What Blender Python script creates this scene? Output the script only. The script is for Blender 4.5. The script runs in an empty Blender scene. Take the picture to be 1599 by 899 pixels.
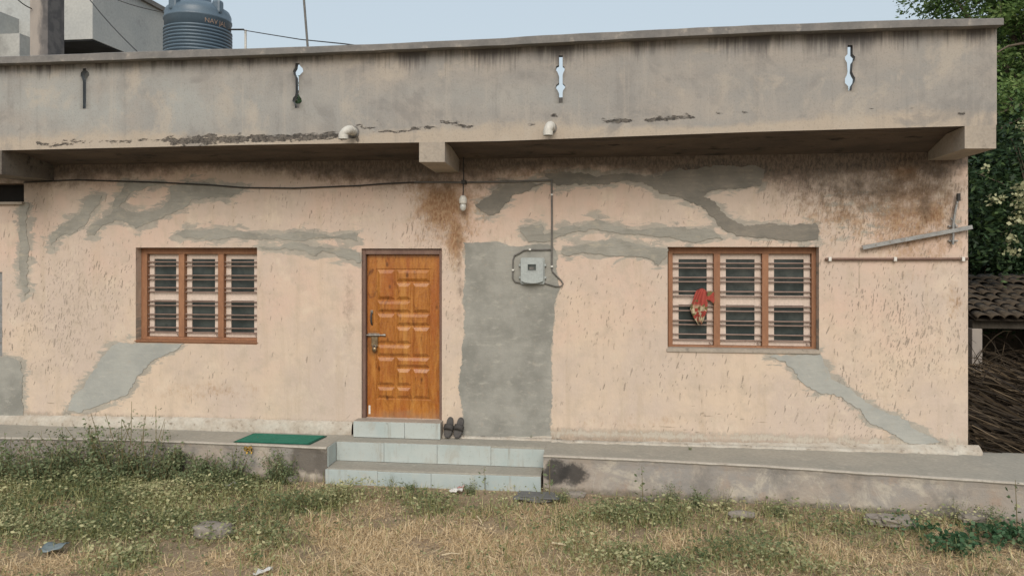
import bpy, bmesh, math, random
import numpy as np
from mathutils import Vector, noise as mnoise
from mathutils.geometry import tessellate_polygon
random.seed(7); rng = np.random.default_rng(7)
R = math.radians
SC = bpy.context.scene
COL = SC.collection

# ------------------------------------------------------------------ camera
F_PX = 1155.0; YAW = math.atan(0.119); CAM_D = 8.9; CAM_Z = 2.72; HORIZON = 387.0
cam_d = bpy.data.cameras.new("camera"); cam = bpy.data.objects.new("camera", cam_d); COL.objects.link(cam)
cam.location = (0, -CAM_D, CAM_Z); cam.rotation_euler = (R(90), 0, YAW)
cam_d.sensor_width = 36; cam_d.lens = 36 * F_PX / 1599
cam_d.shift_y = -(449.5 - HORIZON) / 1599
cam_d.clip_start = 0.1; cam_d.clip_end = 2000
SC.camera = cam

# ------------------------------------------------------------------ sky, sun, exposure
SUN_EL, SUN_AZ = R(37), R(174)          # azimuth: compass direction the light comes from (180 = behind camera)
w = bpy.data.worlds.new("World"); SC.world = w; w.use_nodes = True
nt = w.node_tree; nt.nodes.clear()
sky = nt.nodes.new("ShaderNodeTexSky"); sky.sky_type = 'NISHITA'; sky.sun_disc = False
sky.sun_elevation = SUN_EL; sky.sun_rotation = SUN_AZ
sky.altitude = 300; sky.air_density = 1.6; sky.dust_density = 6.0; sky.ozone_density = 1.2
hz = nt.nodes.new("ShaderNodeMix"); hz.data_type = 'RGBA'; hz.inputs[0].default_value = 0.62
hz.inputs[7].default_value = (6.0, 6.75, 7.35, 1)        # even haze veil over the clear sky
bg = nt.nodes.new("ShaderNodeBackground"); bg.inputs[1].default_value = 0.10
out = nt.nodes.new("ShaderNodeOutputWorld")
nt.links.new(sky.outputs[0], hz.inputs[6]); nt.links.new(hz.outputs[2], bg.inputs[0]); nt.links.new(bg.outputs[0], out.inputs[0])
sd = bpy.data.lights.new("sun", 'SUN'); so = bpy.data.objects.new("sun", sd); COL.objects.link(so)
sd.energy = 1.75; sd.angle = R(36); sd.color = (1, .95, .88)
dx, dy = math.sin(SUN_AZ), math.cos(SUN_AZ)
so.rotation_euler = Vector((dx * math.cos(SUN_EL), dy * math.cos(SUN_EL), math.sin(SUN_EL))).to_track_quat('Z', 'Y').to_euler()
SC.view_settings.view_transform = 'Standard'; SC.view_settings.look = 'None'
SC.view_settings.gamma = 1; SC.view_settings.exposure = 0.28

# ------------------------------------------------------------------ measuring helpers
SN, CS = math.sin(YAW), math.cos(YAW)
def P(px, py, Y):                       # point of the photo on the vertical plane y = Y
    u, v = (px - 800) / F_PX, (HORIZON - py) / F_PX
    d = (-SN + u * CS, CS + u * SN, v); t = (Y + CAM_D) / d[1]
    return Vector((t * d[0], Y, CAM_Z + t * v))
def G(px, py, z):                       # point of the photo on the level plane z
    u, v = (px - 800) / F_PX, (HORIZON - py) / F_PX
    d = (-SN + u * CS, CS + u * SN, v); t = (z - CAM_Z) / v
    return Vector((t * d[0], t * d[1] - CAM_D, z))
def proj(x, y, z):
    dep = -SN * x + CS * (y + CAM_D); dep = np.maximum(dep, .1)
    return 800 + F_PX * (CS * x + SN * (y + CAM_D)) / dep, HORIZON - F_PX * (z - CAM_Z) / dep
def lerp_pts(pts, x):
    return np.interp(x, [p[0] for p in pts], [p[1] for p in pts])

# ------------------------------------------------------------------ object helpers
ORG = {}
def thing(name, label, cat, loc=(0, 0, 0), group=None, kind=None):
    o = bpy.data.objects.new(name, None); COL.objects.link(o); o.location = loc; o.empty_display_size = .1
    ORG[o.name] = Vector(loc); tag(o, label, cat, group, kind); return o
def tag(o, label=None, cat=None, group=None, kind=None):
    if label: o["label"] = label
    if cat: o["category"] = cat
    if group: o["group"] = group
    if kind: o["kind"] = kind
    return o
def copy_tree(o, parent=None):
    c = o.copy(); COL.objects.link(c); c.parent = parent
    for ch in list(o.children): copy_tree(ch, c)
    return c

class MB:
    def __init__(s): s.v = []; s.f = []; s.smooth = set()
    def add(s, vs, fs, smooth=False):
        b = len(s.v); s.v += [tuple(p) for p in vs]
        for f in fs:
            if smooth: s.smooth.add(len(s.f))
            s.f.append(tuple(b + i for i in f))
    def box(s, a, b, bev=0.0):
        x0, y0, z0 = min(a[0], b[0]), min(a[1], b[1]), min(a[2], b[2]); x1, y1, z1 = max(a[0], b[0]), max(a[1], b[1]), max(a[2], b[2])
        if bev <= 0:
            s.add([(x0,y0,z0),(x1,y0,z0),(x1,y1,z0),(x0,y1,z0),(x0,y0,z1),(x1,y0,z1),(x1,y1,z1),(x0,y1,z1)],
                  [(0,3,2,1),(4,5,6,7),(0,1,5,4),(1,2,6,5),(2,3,7,6),(3,0,4,7)])
        else:
            bm = bmesh.new(); bmesh.ops.create_cube(bm, size=1)
            for v in bm.verts:
                v.co = Vector((x0+(v.co.x+.5)*(x1-x0), y0+(v.co.y+.5)*(y1-y0), z0+(v.co.z+.5)*(z1-z0)))
            bmesh.ops.bevel(bm, geom=bm.edges[:], offset=bev, segments=2, affect='EDGES', profile=.6)
            s.bm(bm)
    def bm(s, bm, smooth=False):
        bm.verts.index_update(); s.add([v.co.copy() for v in bm.verts], [[v.index for v in f.verts] for f in bm.faces], smooth); bm.free()
    def tube(s, pts, r, n=8, caps=True, r2=None):
        pts = [Vector(p) for p in pts]; rings = []; prev = None
        for i, p in enumerate(pts):
            d = (pts[min(i+1, len(pts)-1)] - pts[max(i-1, 0)])
            if d.length < 1e-9: d = Vector((0,0,1))
            d.normalize()
            if prev is None:
                a = d.orthogonal().normalized()
            else:
                a = (prev - d * prev.dot(d)); a = a.normalized() if a.length > 1e-6 else d.orthogonal().normalized()
            prev = a; b = d.cross(a)
            rr = r if r2 is None else r + (r2 - r) * i / max(1, len(pts)-1)
            rings.append([p + (a*math.cos(2*math.pi*k/n) + b*math.sin(2*math.pi*k/n))*rr for k in range(n)])
        vs = [q for ring in rings for q in ring]; fs = []
        for i in range(len(rings)-1):
            for k in range(n): fs.append((i*n+k, i*n+(k+1)%n, (i+1)*n+(k+1)%n, (i+1)*n+k))
        s.add(vs, fs, True)
        if caps: s.add(rings[0], [tuple(range(n))[::-1]]); s.add(rings[-1], [tuple(range(n))])
    def lathe(s, prof, c, n=24):            # prof: (radius, z) pairs
        vs = []; fs = []
        for (r, z) in prof:
            for k in range(n):
                a = 2*math.pi*k/n; vs.append((c[0]+r*math.cos(a), c[1]+r*math.sin(a), c[2]+z))
        for i in range(len(prof)-1):
            for k in range(n): fs.append((i*n+k, i*n+(k+1)%n, (i+1)*n+(k+1)%n, (i+1)*n+k))
        s.add(vs, fs, True)
        m = len(prof)-1
        s.add(vs[:n], [tuple(range(n))[::-1]]); s.add(vs[m*n:], [tuple(range(n))])
    def prism(s, poly, y0, y1):             # poly of (x, z), y0 = front
        vs = [Vector((p[0], p[1], 0)) for p in poly]
        tri = tessellate_polygon([vs]); n = len(poly)
        area = sum(poly[i][0]*poly[(i+1)%n][1]-poly[(i+1)%n][0]*poly[i][1] for i in range(n))
        A = [(p[0], y0, p[1]) for p in poly]; B = [(p[0], y1, p[1]) for p in poly]
        fs = []
        for t in tri:
            a, b, c = [Vector(vs[i]) for i in t]
            t = tuple(t) if (b-a).cross(c-a).z > 0 else tuple(t[::-1])
            fs.append(t)
        side = [((i), (i+1) % n, n+(i+1) % n, n+i) if area < 0 else (n+i, n+(i+1) % n, (i+1) % n, i) for i in range(n)]
        s.add(A + B, fs + side)
    def build(s, name, mat, parent=None, loc=None):
        me = bpy.data.meshes.new(name)
        o = bpy.data.objects.new(name, me); COL.objects.link(o)
        off = Vector((0,0,0))
        if parent is not None:
            o.parent = parent; off = ORG[parent.name]
        elif loc is not None:
            off = Vector(loc); o.location = loc
        ORG[o.name] = off
        me.from_pydata([(p[0]-off.x, p[1]-off.y, p[2]-off.z) for p in s.v], [], s.f)
        if s.smooth:
            fl = np.zeros(len(s.f), bool); fl[list(s.smooth)] = True; me.polygons.foreach_set("use_smooth", fl)
        if mat: me.materials.append(mat)
        me.update(); return o

def fast_mesh(name, V, quads, mat, tint=None, parent=None, tris=None):
    me = bpy.data.meshes.new(name); V = np.asarray(V, np.float32)
    Fq = np.asarray(quads, np.int32).reshape(-1, 4) if quads is not None else np.zeros((0, 4), np.int32)
    Ft = np.asarray(tris, np.int32).reshape(-1, 3) if tris is not None else np.zeros((0, 3), np.int32)
    off = ORG[parent.name] if parent is not None else Vector((0,0,0))
    V = V - np.array(off, np.float32)
    me.vertices.add(len(V)); me.vertices.foreach_set("co", V.ravel())
    nl = len(Fq)*4+len(Ft)*3; me.loops.add(nl); me.loops.foreach_set("vertex_index", np.concatenate([Fq.ravel(), Ft.ravel()]))
    npoly = len(Fq)+len(Ft); me.polygons.add(npoly)
    me.polygons.foreach_set("loop_start", np.concatenate([np.arange(len(Fq))*4, len(Fq)*4+np.arange(len(Ft))*3]).astype(np.int32))
    me.polygons.foreach_set("loop_total", np.concatenate([np.full(len(Fq), 4), np.full(len(Ft), 3)]).astype(np.int32))
    if tint is not None:
        a = me.attributes.new("tint", 'FLOAT', 'POINT'); a.data.foreach_set("value", np.asarray(tint, np.float32))
    me.update(calc_edges=True); me.validate()
    me.materials.append(mat); o = bpy.data.objects.new(name, me); COL.objects.link(o)
    if parent is not None: o.parent = parent
    ORG[o.name] = off
    return o

# ------------------------------------------------------------------ materials
class NT:
    def __init__(s, name):
        s.m = bpy.data.materials.new(name); s.m.use_nodes = True; s.t = s.m.node_tree
        s.b = s.t.nodes["Principled BSDF"]; s.tc = s.t.nodes.new("ShaderNodeTexCoord"); s.co = s.tc.outputs["Object"]
    def N(s, typ, **kw):
        n = s.t.nodes.new(typ)
        for k, v in kw.items(): setattr(n, k, v)
        return n
    def L(s, a, b): s.t.links.new(a, b)
    def put(s, sock, v):
        if isinstance(v, (int, float)): sock.default_value = v
        elif isinstance(v, (tuple, list)): sock.default_value = tuple(v) if len(v) != 3 or sock.type == 'VECTOR' else (*v, 1)
        else: s.L(v, sock)
    def noise(s, scale, detail=4, rough=.55, vec=None, dist=0):
        n = s.N("ShaderNodeTexNoise"); n.inputs["Scale"].default_value = scale; n.inputs["Detail"].default_value = detail
        n.inputs["Roughness"].default_value = rough; n.inputs["Distortion"].default_value = dist
        s.L(vec or s.co, n.inputs["Vector"]); return n.outputs["Fac"]
    def mapping(s, scale=(1,1,1), rot=(0,0,0), loc=(0,0,0), vec=None):
        m = s.N("ShaderNodeMapping"); m.inputs["Scale"].default_value = scale; m.inputs["Rotation"].default_value = rot
        m.inputs["Location"].default_value = loc; s.L(vec or s.co, m.inputs["Vector"]); return m.outputs[0]
    def rng(s, v, a, b, c=0., d=1., smooth=True):
        m = s.N("ShaderNodeMapRange"); m.interpolation_type = 'SMOOTHSTEP' if smooth else 'LINEAR'
        s.put(m.inputs[0], v)
        for i, k in enumerate((a, b, c, d)): m.inputs[i+1].default_value = k
        return m.outputs[0]
    def math(s, op, a, b=0.):
        m = s.N("ShaderNodeMath", operation=op); s.put(m.inputs[0], a); s.put(m.inputs[1], b); return m.outputs[0]
    def mix(s, f, a, b, mode='MIX'):
        m = s.N("ShaderNodeMix", data_type='RGBA', blend_type=mode); s.put(m.inputs[0], f); s.put(m.inputs[6], a); s.put(m.inputs[7], b); return m.outputs[2]
    def attr(s, name): return s.N("ShaderNodeAttribute", attribute_name=name).outputs["Fac"]
    def spot(s, x, z, rx, rz, y=None):
        mp = s.mapping(scale=(1/rx, 0, 1/rz), loc=(-x/rx, 0, -z/rz))
        l = s.N("ShaderNodeVectorMath", operation='LENGTH'); s.L(mp, l.inputs[0]); return s.rng(l.outputs["Value"], 1.0, .25)
    def bump(s, h, strength=.3, dist=.01, prev=None):
        b = s.N("ShaderNodeBump"); b.inputs["Strength"].default_value = strength; b.inputs["Distance"].default_value = dist
        s.put(b.inputs["Height"], h)
        if prev is not None: s.L(prev, b.inputs["Normal"])
        return b.outputs[0]
    def done(s, col, rough=.85, normal=None, spec=.3, metal=0.):
        s.put(s.b.inputs["Base Color"], col); s.put(s.b.inputs["Roughness"], rough); s.put(s.b.inputs["Metallic"], metal)
        s.b.inputs["Specular IOR Level"].default_value = spec
        if normal is not None: s.L(normal, s.b.inputs["Normal"])
        return s.m

def mottled(name, c1, c2, scale=2., rough=.85, fine=40., bump=.25, c3=None, spec=.3, dist=.006, metal=0., stretch=(1,1,1)):
    n = NT(name); v = n.mapping(scale=stretch)
    col = n.mix(n.rng(n.noise(scale, 6, .6, v), .32, .68), c1, c2)
    if c3: col = n.mix(n.rng(n.noise(scale*2.7, 7, .65, v), .55, .72), col, c3)
    col = n.mix(n.rng(n.noise(fine, 3, .6, v), .25, .75, 0, .35), col, n.mix(1., col, (.55,.55,.55), 'MULTIPLY'))
    return n.done(col, rough, n.bump(n.noise(fine, 5, .65, v), bump, dist), spec, metal)

# --- peach wall
def wall_material():
    n = NT("peach_plaster")
    big = n.noise(.8, 5, .6); mid = n.noise(5, 5, .65); fine = n.noise(60, 3, .6)
    zsep = n.N("ShaderNodeSeparateXYZ"); n.L(n.co, zsep.inputs[0])
    zz = n.math('ADD', n.math('MULTIPLY', zsep.outputs[2], .4), n.math('MULTIPLY', n.math('SUBTRACT', n.noise(1.3, 5, .6), .5), 1.6))
    col = n.mix(n.rng(big, .38, .62), n.mix(n.rng(zz, .45, 1.15), (.60,.482,.375), (.585,.44,.358)), (.53,.435,.365))
    col = n.mix(n.rng(mid, .45, .72, 0, .6), col, (.45,.375,.30)); col = n.mix(n.rng(n.noise(2.4, 6, .7, n.mapping(loc=(3,0,8))), .52, .68, 0, .5), col, (.64,.54,.43))
    streak = n.noise(1., 5, .7, n.mapping(scale=(7,1,.7)))
    col = n.mix(n.rng(streak, .48, .76, 0, .6), col, (.46,.37,.28))
    # hack marks: tilted dashes cut in the plaster
    wv = n.N("ShaderNodeTexNoise"); wv.inputs["Scale"].default_value = 1.1; n.L(n.co, wv.inputs["Vector"])
    warp = n.N("ShaderNodeVectorMath", operation='MULTIPLY_ADD'); n.L(wv.outputs["Color"], warp.inputs[0])
    warp.inputs[1].default_value = (.28,.0,.12); n.L(n.co, warp.inputs[2])
    dens = n.attr("dash"); dsum = None
    for (sx, sz, rot, sd) in ((46, 9, R(-13), 0.), (64, 15, R(-20), 5.3), (30, 5.5, R(-9), 9.1)):
        v = n.N("ShaderNodeTexVoronoi"); v.voronoi_dimensions = '2D'; v.inputs["Scale"].default_value = 1
        mp = n.mapping(scale=(1,1,1), rot=(0,rot,0), vec=warp.outputs[0])
        sep = n.N("ShaderNodeSeparateXYZ"); n.L(mp, sep.inputs[0])
        cb = n.N("ShaderNodeCombineXYZ"); n.put(cb.inputs[0], n.math('MULTIPLY', sep.outputs[0], sx)); n.put(cb.inputs[1], n.math('MULTIPLY_ADD', sep.outputs[2], sz))
        n.L(cb.outputs[0], v.inputs["Vector"])
        sc = n.N("ShaderNodeSeparateXYZ"); n.L(v.outputs["Color"], sc.inputs[0])
        on = n.math('LESS_THAN', sc.outputs[0], dens)
        thr = n.math('MULTIPLY_ADD', sc.outputs[1], .12)          # size varies from mark to mark
        thr = n.math('ADD', n.math('MULTIPLY', sc.outputs[1], .20), .06)
        e = n.math('SUBTRACT', n.math('ADD', v.outputs["Distance"], n.math('MULTIPLY', n.math('SUBTRACT', fine, .5), .55)), thr)
        d = n.math('MULTIPLY', n.rng(e, .06, -.05), on)
        dsum = d if dsum is None else n.math('MAXIMUM', dsum, d)
    col = n.mix(n.math('MULTIPLY', dsum, n.rng(n.noise(1.7, 5, .65, n.mapping(loc=(7,0,1))), .36, .62, .12, .75)), col, (.22,.185,.15))
    # stains; the dark upper layer also paints canopy shade
    bl = n.noise(7, 7, .7); bl2 = n.noise(22, 5, .7, n.mapping(scale=(1.6,1,.7)))
    tear = n.noise(1., 7, .72, n.mapping(scale=(3.2,1,10)), .6)
    def stain(a, c, k, soft=.25, nz=None, amp=1.6):
        nonlocal col
        nz = nz or n.math('ADD', n.math('MULTIPLY', bl, .6), n.math('MULTIPLY', bl2, .4))
        s_ = n.math('ADD', n.attr(a), n.math('MULTIPLY', n.math('SUBTRACT', nz, .5), amp))
        col = n.mix(n.math('MULTIPLY', n.math('MULTIPLY', n.rng(s_, .5-soft, .5+soft), n.rng(n.attr(a), 0, .25)), k), col, c)
    stain("halo", n.mix(n.rng(mid, .4, .6), (.30,.285,.25), (.355,.335,.29)), .85, .09, tear, 2.3)
    stain("rust", n.mix(n.rng(bl2, .4, .62), (.235,.115,.05), (.38,.245,.14)), .88, .30, None, 2.2)
    stain("mould_shade", n.mix(n.rng(bl2, .4, .6), (.055,.048,.042), (.15,.115,.088)), .9, .38, None, 1.9)
    stain("pale", (.52,.475,.40), .8, .18, None, 2.6)
    crk = n.attr("crack"); col = n.mix(n.rng(n.math('ADD', crk, n.math('MULTIPLY', n.math('SUBTRACT', mid, .5), .7)), .62, .85, 0, .6), col, (.25,.2,.15))
    nb = n.bump(n.noise(26, 6, .7, n.mapping(scale=(1.5,1,.6))), .45, .006)
    nb = n.bump(n.math('SUBTRACT', 0, dsum), .6, .008, nb)
    nb = n.bump(n.noise(7, 5, .65, n.mapping(scale=(1.4,1,.7))), .55, .02, nb); nb = n.bump(n.noise(2.2, 4, .6), .35, .03, nb)
    return n.done(col, .9, nb, .2)

def parapet_material():
    n = NT("weathered_render")
    big = n.noise(1.1, 6, .6, n.mapping(scale=(1,1,1.4)))
    col = n.mix(n.rng(big, .36, .64), (.335,.305,.272), (.28,.27,.255))
    col = n.mix(n.rng(n.noise(2.2, 7, .68, None, .5), .48, .68, 0, .85), col, (.245,.232,.218))
    col = n.mix(n.math('MULTIPLY', n.attr("bluish"), n.rng(n.noise(1.7, 5, .6), .3, .6)), col, (.33,.335,.32))
    pale = n.math('ADD', n.attr("pale"), n.math('MULTIPLY', n.math('SUBTRACT', n.noise(5, 6, .65), .5), .9))
    col = n.mix(n.rng(pale, .35, .8, 0, .85), col, (.42,.355,.285))
    vs_ = n.noise(1, 6, .7, n.mapping(scale=(9,1,.35), loc=(3,0,0))); col = n.mix(n.rng(vs_, .52, .76, 0, .38), col, (.19,.18,.17)); cl_ = n.noise(1.6, 6, .66, n.mapping(loc=(11,0,2)), .6); col = n.mix(n.rng(cl_, .52, .66, 0, .6), col, (.42,.37,.31)); col = n.mix(n.rng(cl_, .45, .33, 0, .6), col, (.215,.205,.195)); col = n.mix(n.rng(vs_, .46, .3, 0, .35), col, (.41,.37,.32))
    # run-off streaks from the coping; the top band also paints its shadow
    st = n.noise(1, 6, .75, n.mapping(scale=(11,1,.45))); st2 = n.noise(1, 4, .6, n.mapping(scale=(40,1,1.2)))
    sk = n.math('ADD', n.math('MULTIPLY', n.attr("drip_shadow"), n.rng(n.noise(1.1, 5, .65, n.mapping(scale=(1.6,1,.3), loc=(5,0,0))), .34, .64, .35, 1.1)), n.math('ADD', n.math('MULTIPLY', n.math('SUBTRACT', st, .5), 1.7), n.math('MULTIPLY', n.math('SUBTRACT', st2, .5), .6)))
    col = n.mix(n.math('MULTIPLY', n.rng(sk, .25, .95, 0, .85), n.rng(n.attr("drip_shadow"), 0, .2)), col, (.075,.07,.07))
    fl = n.math('ADD', n.attr("flake"), n.math('MULTIPLY', n.math('SUBTRACT', n.noise(14, 7, .75, n.mapping(scale=(.6,1,1.6))), .5), 2.2))
    flm = n.rng(fl, .55, .72); flm = n.math('MULTIPLY', flm, n.rng(n.attr("flake"), .05, .3))
    col = n.mix(n.math('MULTIPLY', flm, .93), col, n.mix(n.rng(n.noise(30, 4, .7), .4, .6), (.035,.032,.03), (.13,.115,.10)))
    col = n.mix(n.rng(n.noise(55, 3, .65), .5, .75, 0, .3), col, (.15,.14,.125))
    nb = n.bump(n.noise(40, 6, .7), .35, .006); nb = n.bump(n.math('SUBTRACT', 0, flm), .7, .012, nb); nb = n.bump(n.noise(2.5, 4, .6), .3, .03, nb)
    return n.done(col, .92, nb, .2)

def cement_material(name, c1, c2, c3, sk=.4):
    n = NT(name)
    col = n.mix(n.rng(n.noise(2.2, 6, .6), .35, .66), c1, c2)
    col = n.mix(n.rng(n.noise(6, 6, .7, n.mapping(scale=(1,1,2.2))), .5, .75, 0, .8), col, c3)
    col = n.mix(n.rng(n.noise(11, 6, .7, n.mapping(loc=(2,0,5))), .56, .72, 0, .5), col, n.mix(.5, c1, (.40,.32,.24)))
    tr = n.noise(1, 6, .7, n.mapping(scale=(3,1,22), rot=(0,R(11),0)), .8)
    col = n.mix(n.rng(tr, .46, .74, 0, sk), col, n.mix(1, col, (.6,.6,.6), 'MULTIPLY'))
    nb = n.bump(n.noise(50, 6, .7), .3, .004); nb = n.bump(n.math('ADD', n.math('MULTIPLY', tr, sk*2), n.noise(6, 5, .6)), .6, .014, nb)
    return n.done(col, .9, nb, .2)

def plinth_material():
    n = NT("plinth_render")
    col = n.mix(n.rng(n.noise(1.6, 6, .62), .36, .64), (.36,.305,.255), (.29,.27,.25))
    col = n.mix(n.rng(n.noise(3.4, 7, .72, None, .6), .48, .66, 0, .9), col, (.47,.42,.35))
    col = n.mix(n.rng(n.noise(1.9, 7, .7, n.mapping(loc=(9,0,4))), .52, .68, 0, .75), col, (.20,.185,.17))
    col = n.mix(n.rng(n.noise(3.1, 6, .7, n.mapping(loc=(4,0,2))), .55, .72, 0, .55), col, (.36,.255,.19))
    nz = n.noise(9, 7, .7)
    for (px, py, rx, rz) in ((868, 742, .26, .27), (895, 745, .30, .22), (470, 722, .40, .30), (497, 728, .22, .3)):
        p = P(px, py, -.8); s_ = n.math('ADD', n.spot(p.x, p.z, rx, rz), n.math('MULTIPLY', n.math('SUBTRACT', nz, .5), 1.5))
        col = n.mix(n.rng(s_, .42, .95, 0, .9), col, (.045,.042,.04) if px > 600 else (.13,.115,.10))
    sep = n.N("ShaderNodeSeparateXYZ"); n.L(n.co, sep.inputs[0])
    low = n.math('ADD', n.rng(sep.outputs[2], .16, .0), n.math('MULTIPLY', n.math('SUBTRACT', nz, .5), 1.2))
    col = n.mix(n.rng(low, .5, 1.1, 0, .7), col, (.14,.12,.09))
    nb = n.bump(n.noise(34, 6, .7), .45, .008); nb = n.bump(n.noise(4, 6, .7), .5, .03, nb)
    return n.done(col, .92, nb, .2)

def wood_door_material(name="varnished_wood", a=(.42,.17,.036), b=(.27,.09,.017), c=(.11,.035,.010)):
    n = NT(name)
    v = n.mapping(scale=(1,1,.16)); g = n.noise(26, 6, .65, v, 1.2)
    col = n.mix(n.rng(g, .35, .68), a, b)
    lg = n.noise(7, 5, .6, n.mapping(scale=(1,1,.28)), 2.5)
    col = n.mix(n.rng(lg, .56, .74, 0, .85), col, c)
    col = n.mix(n.rng(n.noise(2.6, 4, .6, n.mapping(scale=(2.2,1,.35), loc=(4,0,1))), .46, .66, 0, .6), col, (.31,.085,.02)); col = n.mix(n.rng(n.noise(3.1, 4, .6, n.mapping(scale=(2.6,1,.3), loc=(9,0,3))), .54, .7, 0, .5), col, (.52,.255,.065))
    kn = n.N("ShaderNodeTexVoronoi"); kn.inputs["Scale"].default_value = 6.5; n.L(n.mapping(scale=(1,.3,.55)), kn.inputs["Vector"])
    col = n.mix(n.rng(kn.outputs["Distance"], .16, .05, 0, .8), col, (.10,.035,.01))
    sp_ = n.N("ShaderNodeSeparateXYZ"); n.L(n.co, sp_.inputs[0]); gz = n.math('ADD', n.rng(sp_.outputs[2], .98, .45), n.math('MULTIPLY', n.math('SUBTRACT', n.noise(5, 6, .7, n.mapping(scale=(1,1,2))), .5), 1.1))
    dirt = n.rng(gz, .5, 1.0, 0, .55); col = n.mix(dirt, col, (.235,.155,.095))
    hp = P(583, 535, .1); hs = n.math('ADD', n.spot(hp.x, hp.z, .16, .30), n.math('MULTIPLY', n.math('SUBTRACT', n.noise(14, 5, .7), .5), 1.2)); col = n.mix(n.rng(hs, .4, 1., 0, .55), col, (.13,.06,.02))
    return n.done(col, n.math('ADD', n.rng(n.noise(30, 3), .3, .7, .2, .36), n.math('MULTIPLY', dirt, .5)), n.bump(g, .15, .002), .55)

def leafy(name, ramp, rough=.6, trans=.25):
    n = NT(name); cr = n.N("ShaderNodeValToRGB"); e = cr.color_ramp.elements
    for i, (p, c) in enumerate(ramp):
        el = e[i] if i < 2 else e.new(p)
        el.position = p; el.color = (*c, 1)
    n.put(cr.inputs[0], n.attr("tint")); col = cr.outputs[0]
    m = n.done(col, rough, None, .25)
    if trans:
        tr = n.N("ShaderNodeBsdfTranslucent"); n.L(col, tr.inputs[0]); ms = n.N("ShaderNodeMixShader"); ms.inputs[0].default_value = trans
        n.L(n.b.outputs[0], ms.inputs[1]); n.L(tr.outputs[0], ms.inputs[2]); o = n.t.nodes["Material Output"]; n.L(ms.outputs[0], o.inputs[0])
    return m

M = {}
M['wall'] = wall_material(); M['parapet'] = parapet_material(); M['plinth'] = plinth_material(); M['door'] = wood_door_material()
M['cement_dark'] = cement_material('stained_shaded_cement', (.225,.205,.175), (.17,.16,.14), (.30,.265,.215))  # staining with some canopy shade mixed into the colour
M['cement'] = cement_material("cement_repair", (.325,.312,.275), (.255,.245,.215), (.42,.375,.30))
M['cement_pale'] = cement_material("pale_cement_repair", (.375,.375,.345), (.32,.325,.305), (.43,.42,.38), .18)
M['cement_panel'] = cement_material("rough_cement_panel", (.315,.308,.278), (.22,.217,.195), (.395,.38,.335), .12)
M['coping'] = mottled("coping_concrete", (.235,.22,.205), (.165,.16,.155), 3, .95, 30, .5, (.33,.30,.265))
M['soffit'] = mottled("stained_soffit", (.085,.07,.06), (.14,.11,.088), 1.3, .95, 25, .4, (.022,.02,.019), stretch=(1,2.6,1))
M['bracket'] = mottled("bracket_concrete", (.40,.345,.285), (.335,.295,.25), 3, .95, 35, .4, (.24,.21,.18))
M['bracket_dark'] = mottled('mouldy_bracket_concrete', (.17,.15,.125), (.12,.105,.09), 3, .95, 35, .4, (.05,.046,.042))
M['floor'] = mottled("trodden_cement", (.36,.335,.285), (.31,.295,.255), 2.0, .85, 30, .25, (.41,.375,.32))
M['edge'] = mottled('worn_plinth_edge', (.50,.46,.40), (.43,.39,.335), 6, .9, 40, .4, (.36,.32,.27))
M['ledge'] = mottled("chipped_whitewash", (.52,.485,.42), (.42,.365,.30), 5, .95, 30, .8, (.25,.205,.16))
def tile_mat(name, a, b, st, rough):
    n = NT(name); col = n.mix(n.rng(n.noise(2.5, 5, .6), .35, .65), a, b)
    col = n.mix(n.rng(n.noise(5, 7, .72, n.mapping(scale=(1,1,.6)), .5), .50, .70, 0, .75), col, st)
    col = n.mix(n.rng(n.noise(1, 6, .7, n.mapping(scale=(16,16,1.5))), .54, .74, 0, .6), col, (.25,.225,.18))
    col = n.mix(n.rng(n.noise(34, 5, .7), .60, .72, 0, .6), col, (.20,.18,.145)); return n.done(col, rough, n.bump(n.noise(18, 5, .7), .2, .004), .4)
M['tile'] = tile_mat("pale_blue_tile", (.37,.425,.415), (.43,.465,.445), (.36,.355,.315), .5); M['tile_b'] = tile_mat("greyer_blue_tile", (.42,.455,.435), (.37,.41,.40), (.40,.385,.335), .55)
M['tile_dirty'] = tile_mat("chipped_blue_paint", (.36,.42,.42), (.42,.46,.445), (.44,.41,.34), .7)
M['frame'] = mottled("red_brown_paint", (.33,.165,.09), (.27,.13,.072), 5, .55, 40, .2, stretch=(1,1,.3))
M['door_frame'] = mottled("dull_mauve_brown_paint", (.205,.13,.10), (.165,.10,.08), 5, .65, 40, .2, stretch=(1,1,.3))
M['shutter'] = mottled("cream_pink_paint", (.68,.56,.48), (.61,.505,.43), 6, .6, 40, .15)
M['bar'] = mottled("brown_painted_rod", (.25,.165,.13), (.20,.13,.10), 12, .45, 60, .1)
M['bar'].node_tree.nodes["Principled BSDF"].inputs["Specular IOR Level"].default_value = .7
def glass_mat():
    n = NT("dark_window_glass"); col = n.mix(n.rng(n.noise(5, 4, .6), .4, .65), (.026,.037,.038), (.05,.062,.06)); col = n.mix(n.rng(n.noise(2.2, 6, .7, n.mapping(loc=(1,0,3))), .5, .75, 0, .7), col, (.10,.105,.098))
    return n.done(col, n.rng(n.noise(9, 3), .35, .7, .06, .22), None, .55)
M['glass'] = glass_mat()
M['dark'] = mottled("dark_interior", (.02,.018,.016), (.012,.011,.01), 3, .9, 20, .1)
M['steel'] = mottled("worn_steel", (.42,.39,.35), (.28,.25,.22), 20, .38, 70, .1, metal=.85)
M['brass'] = mottled("aged_brass", (.35,.27,.17), (.22,.16,.10), 25, .4, 70, .15, metal=.8)
M['galv'] = mottled("galvanised_steel", (.36,.365,.36), (.26,.26,.255), 14, .5, 60, .2, (.22,.16,.11), metal=.45)
M['pvc'] = mottled("dusty_white_pvc", (.62,.60,.55), (.52,.50,.455), 9, .5, 50, .1)
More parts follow.
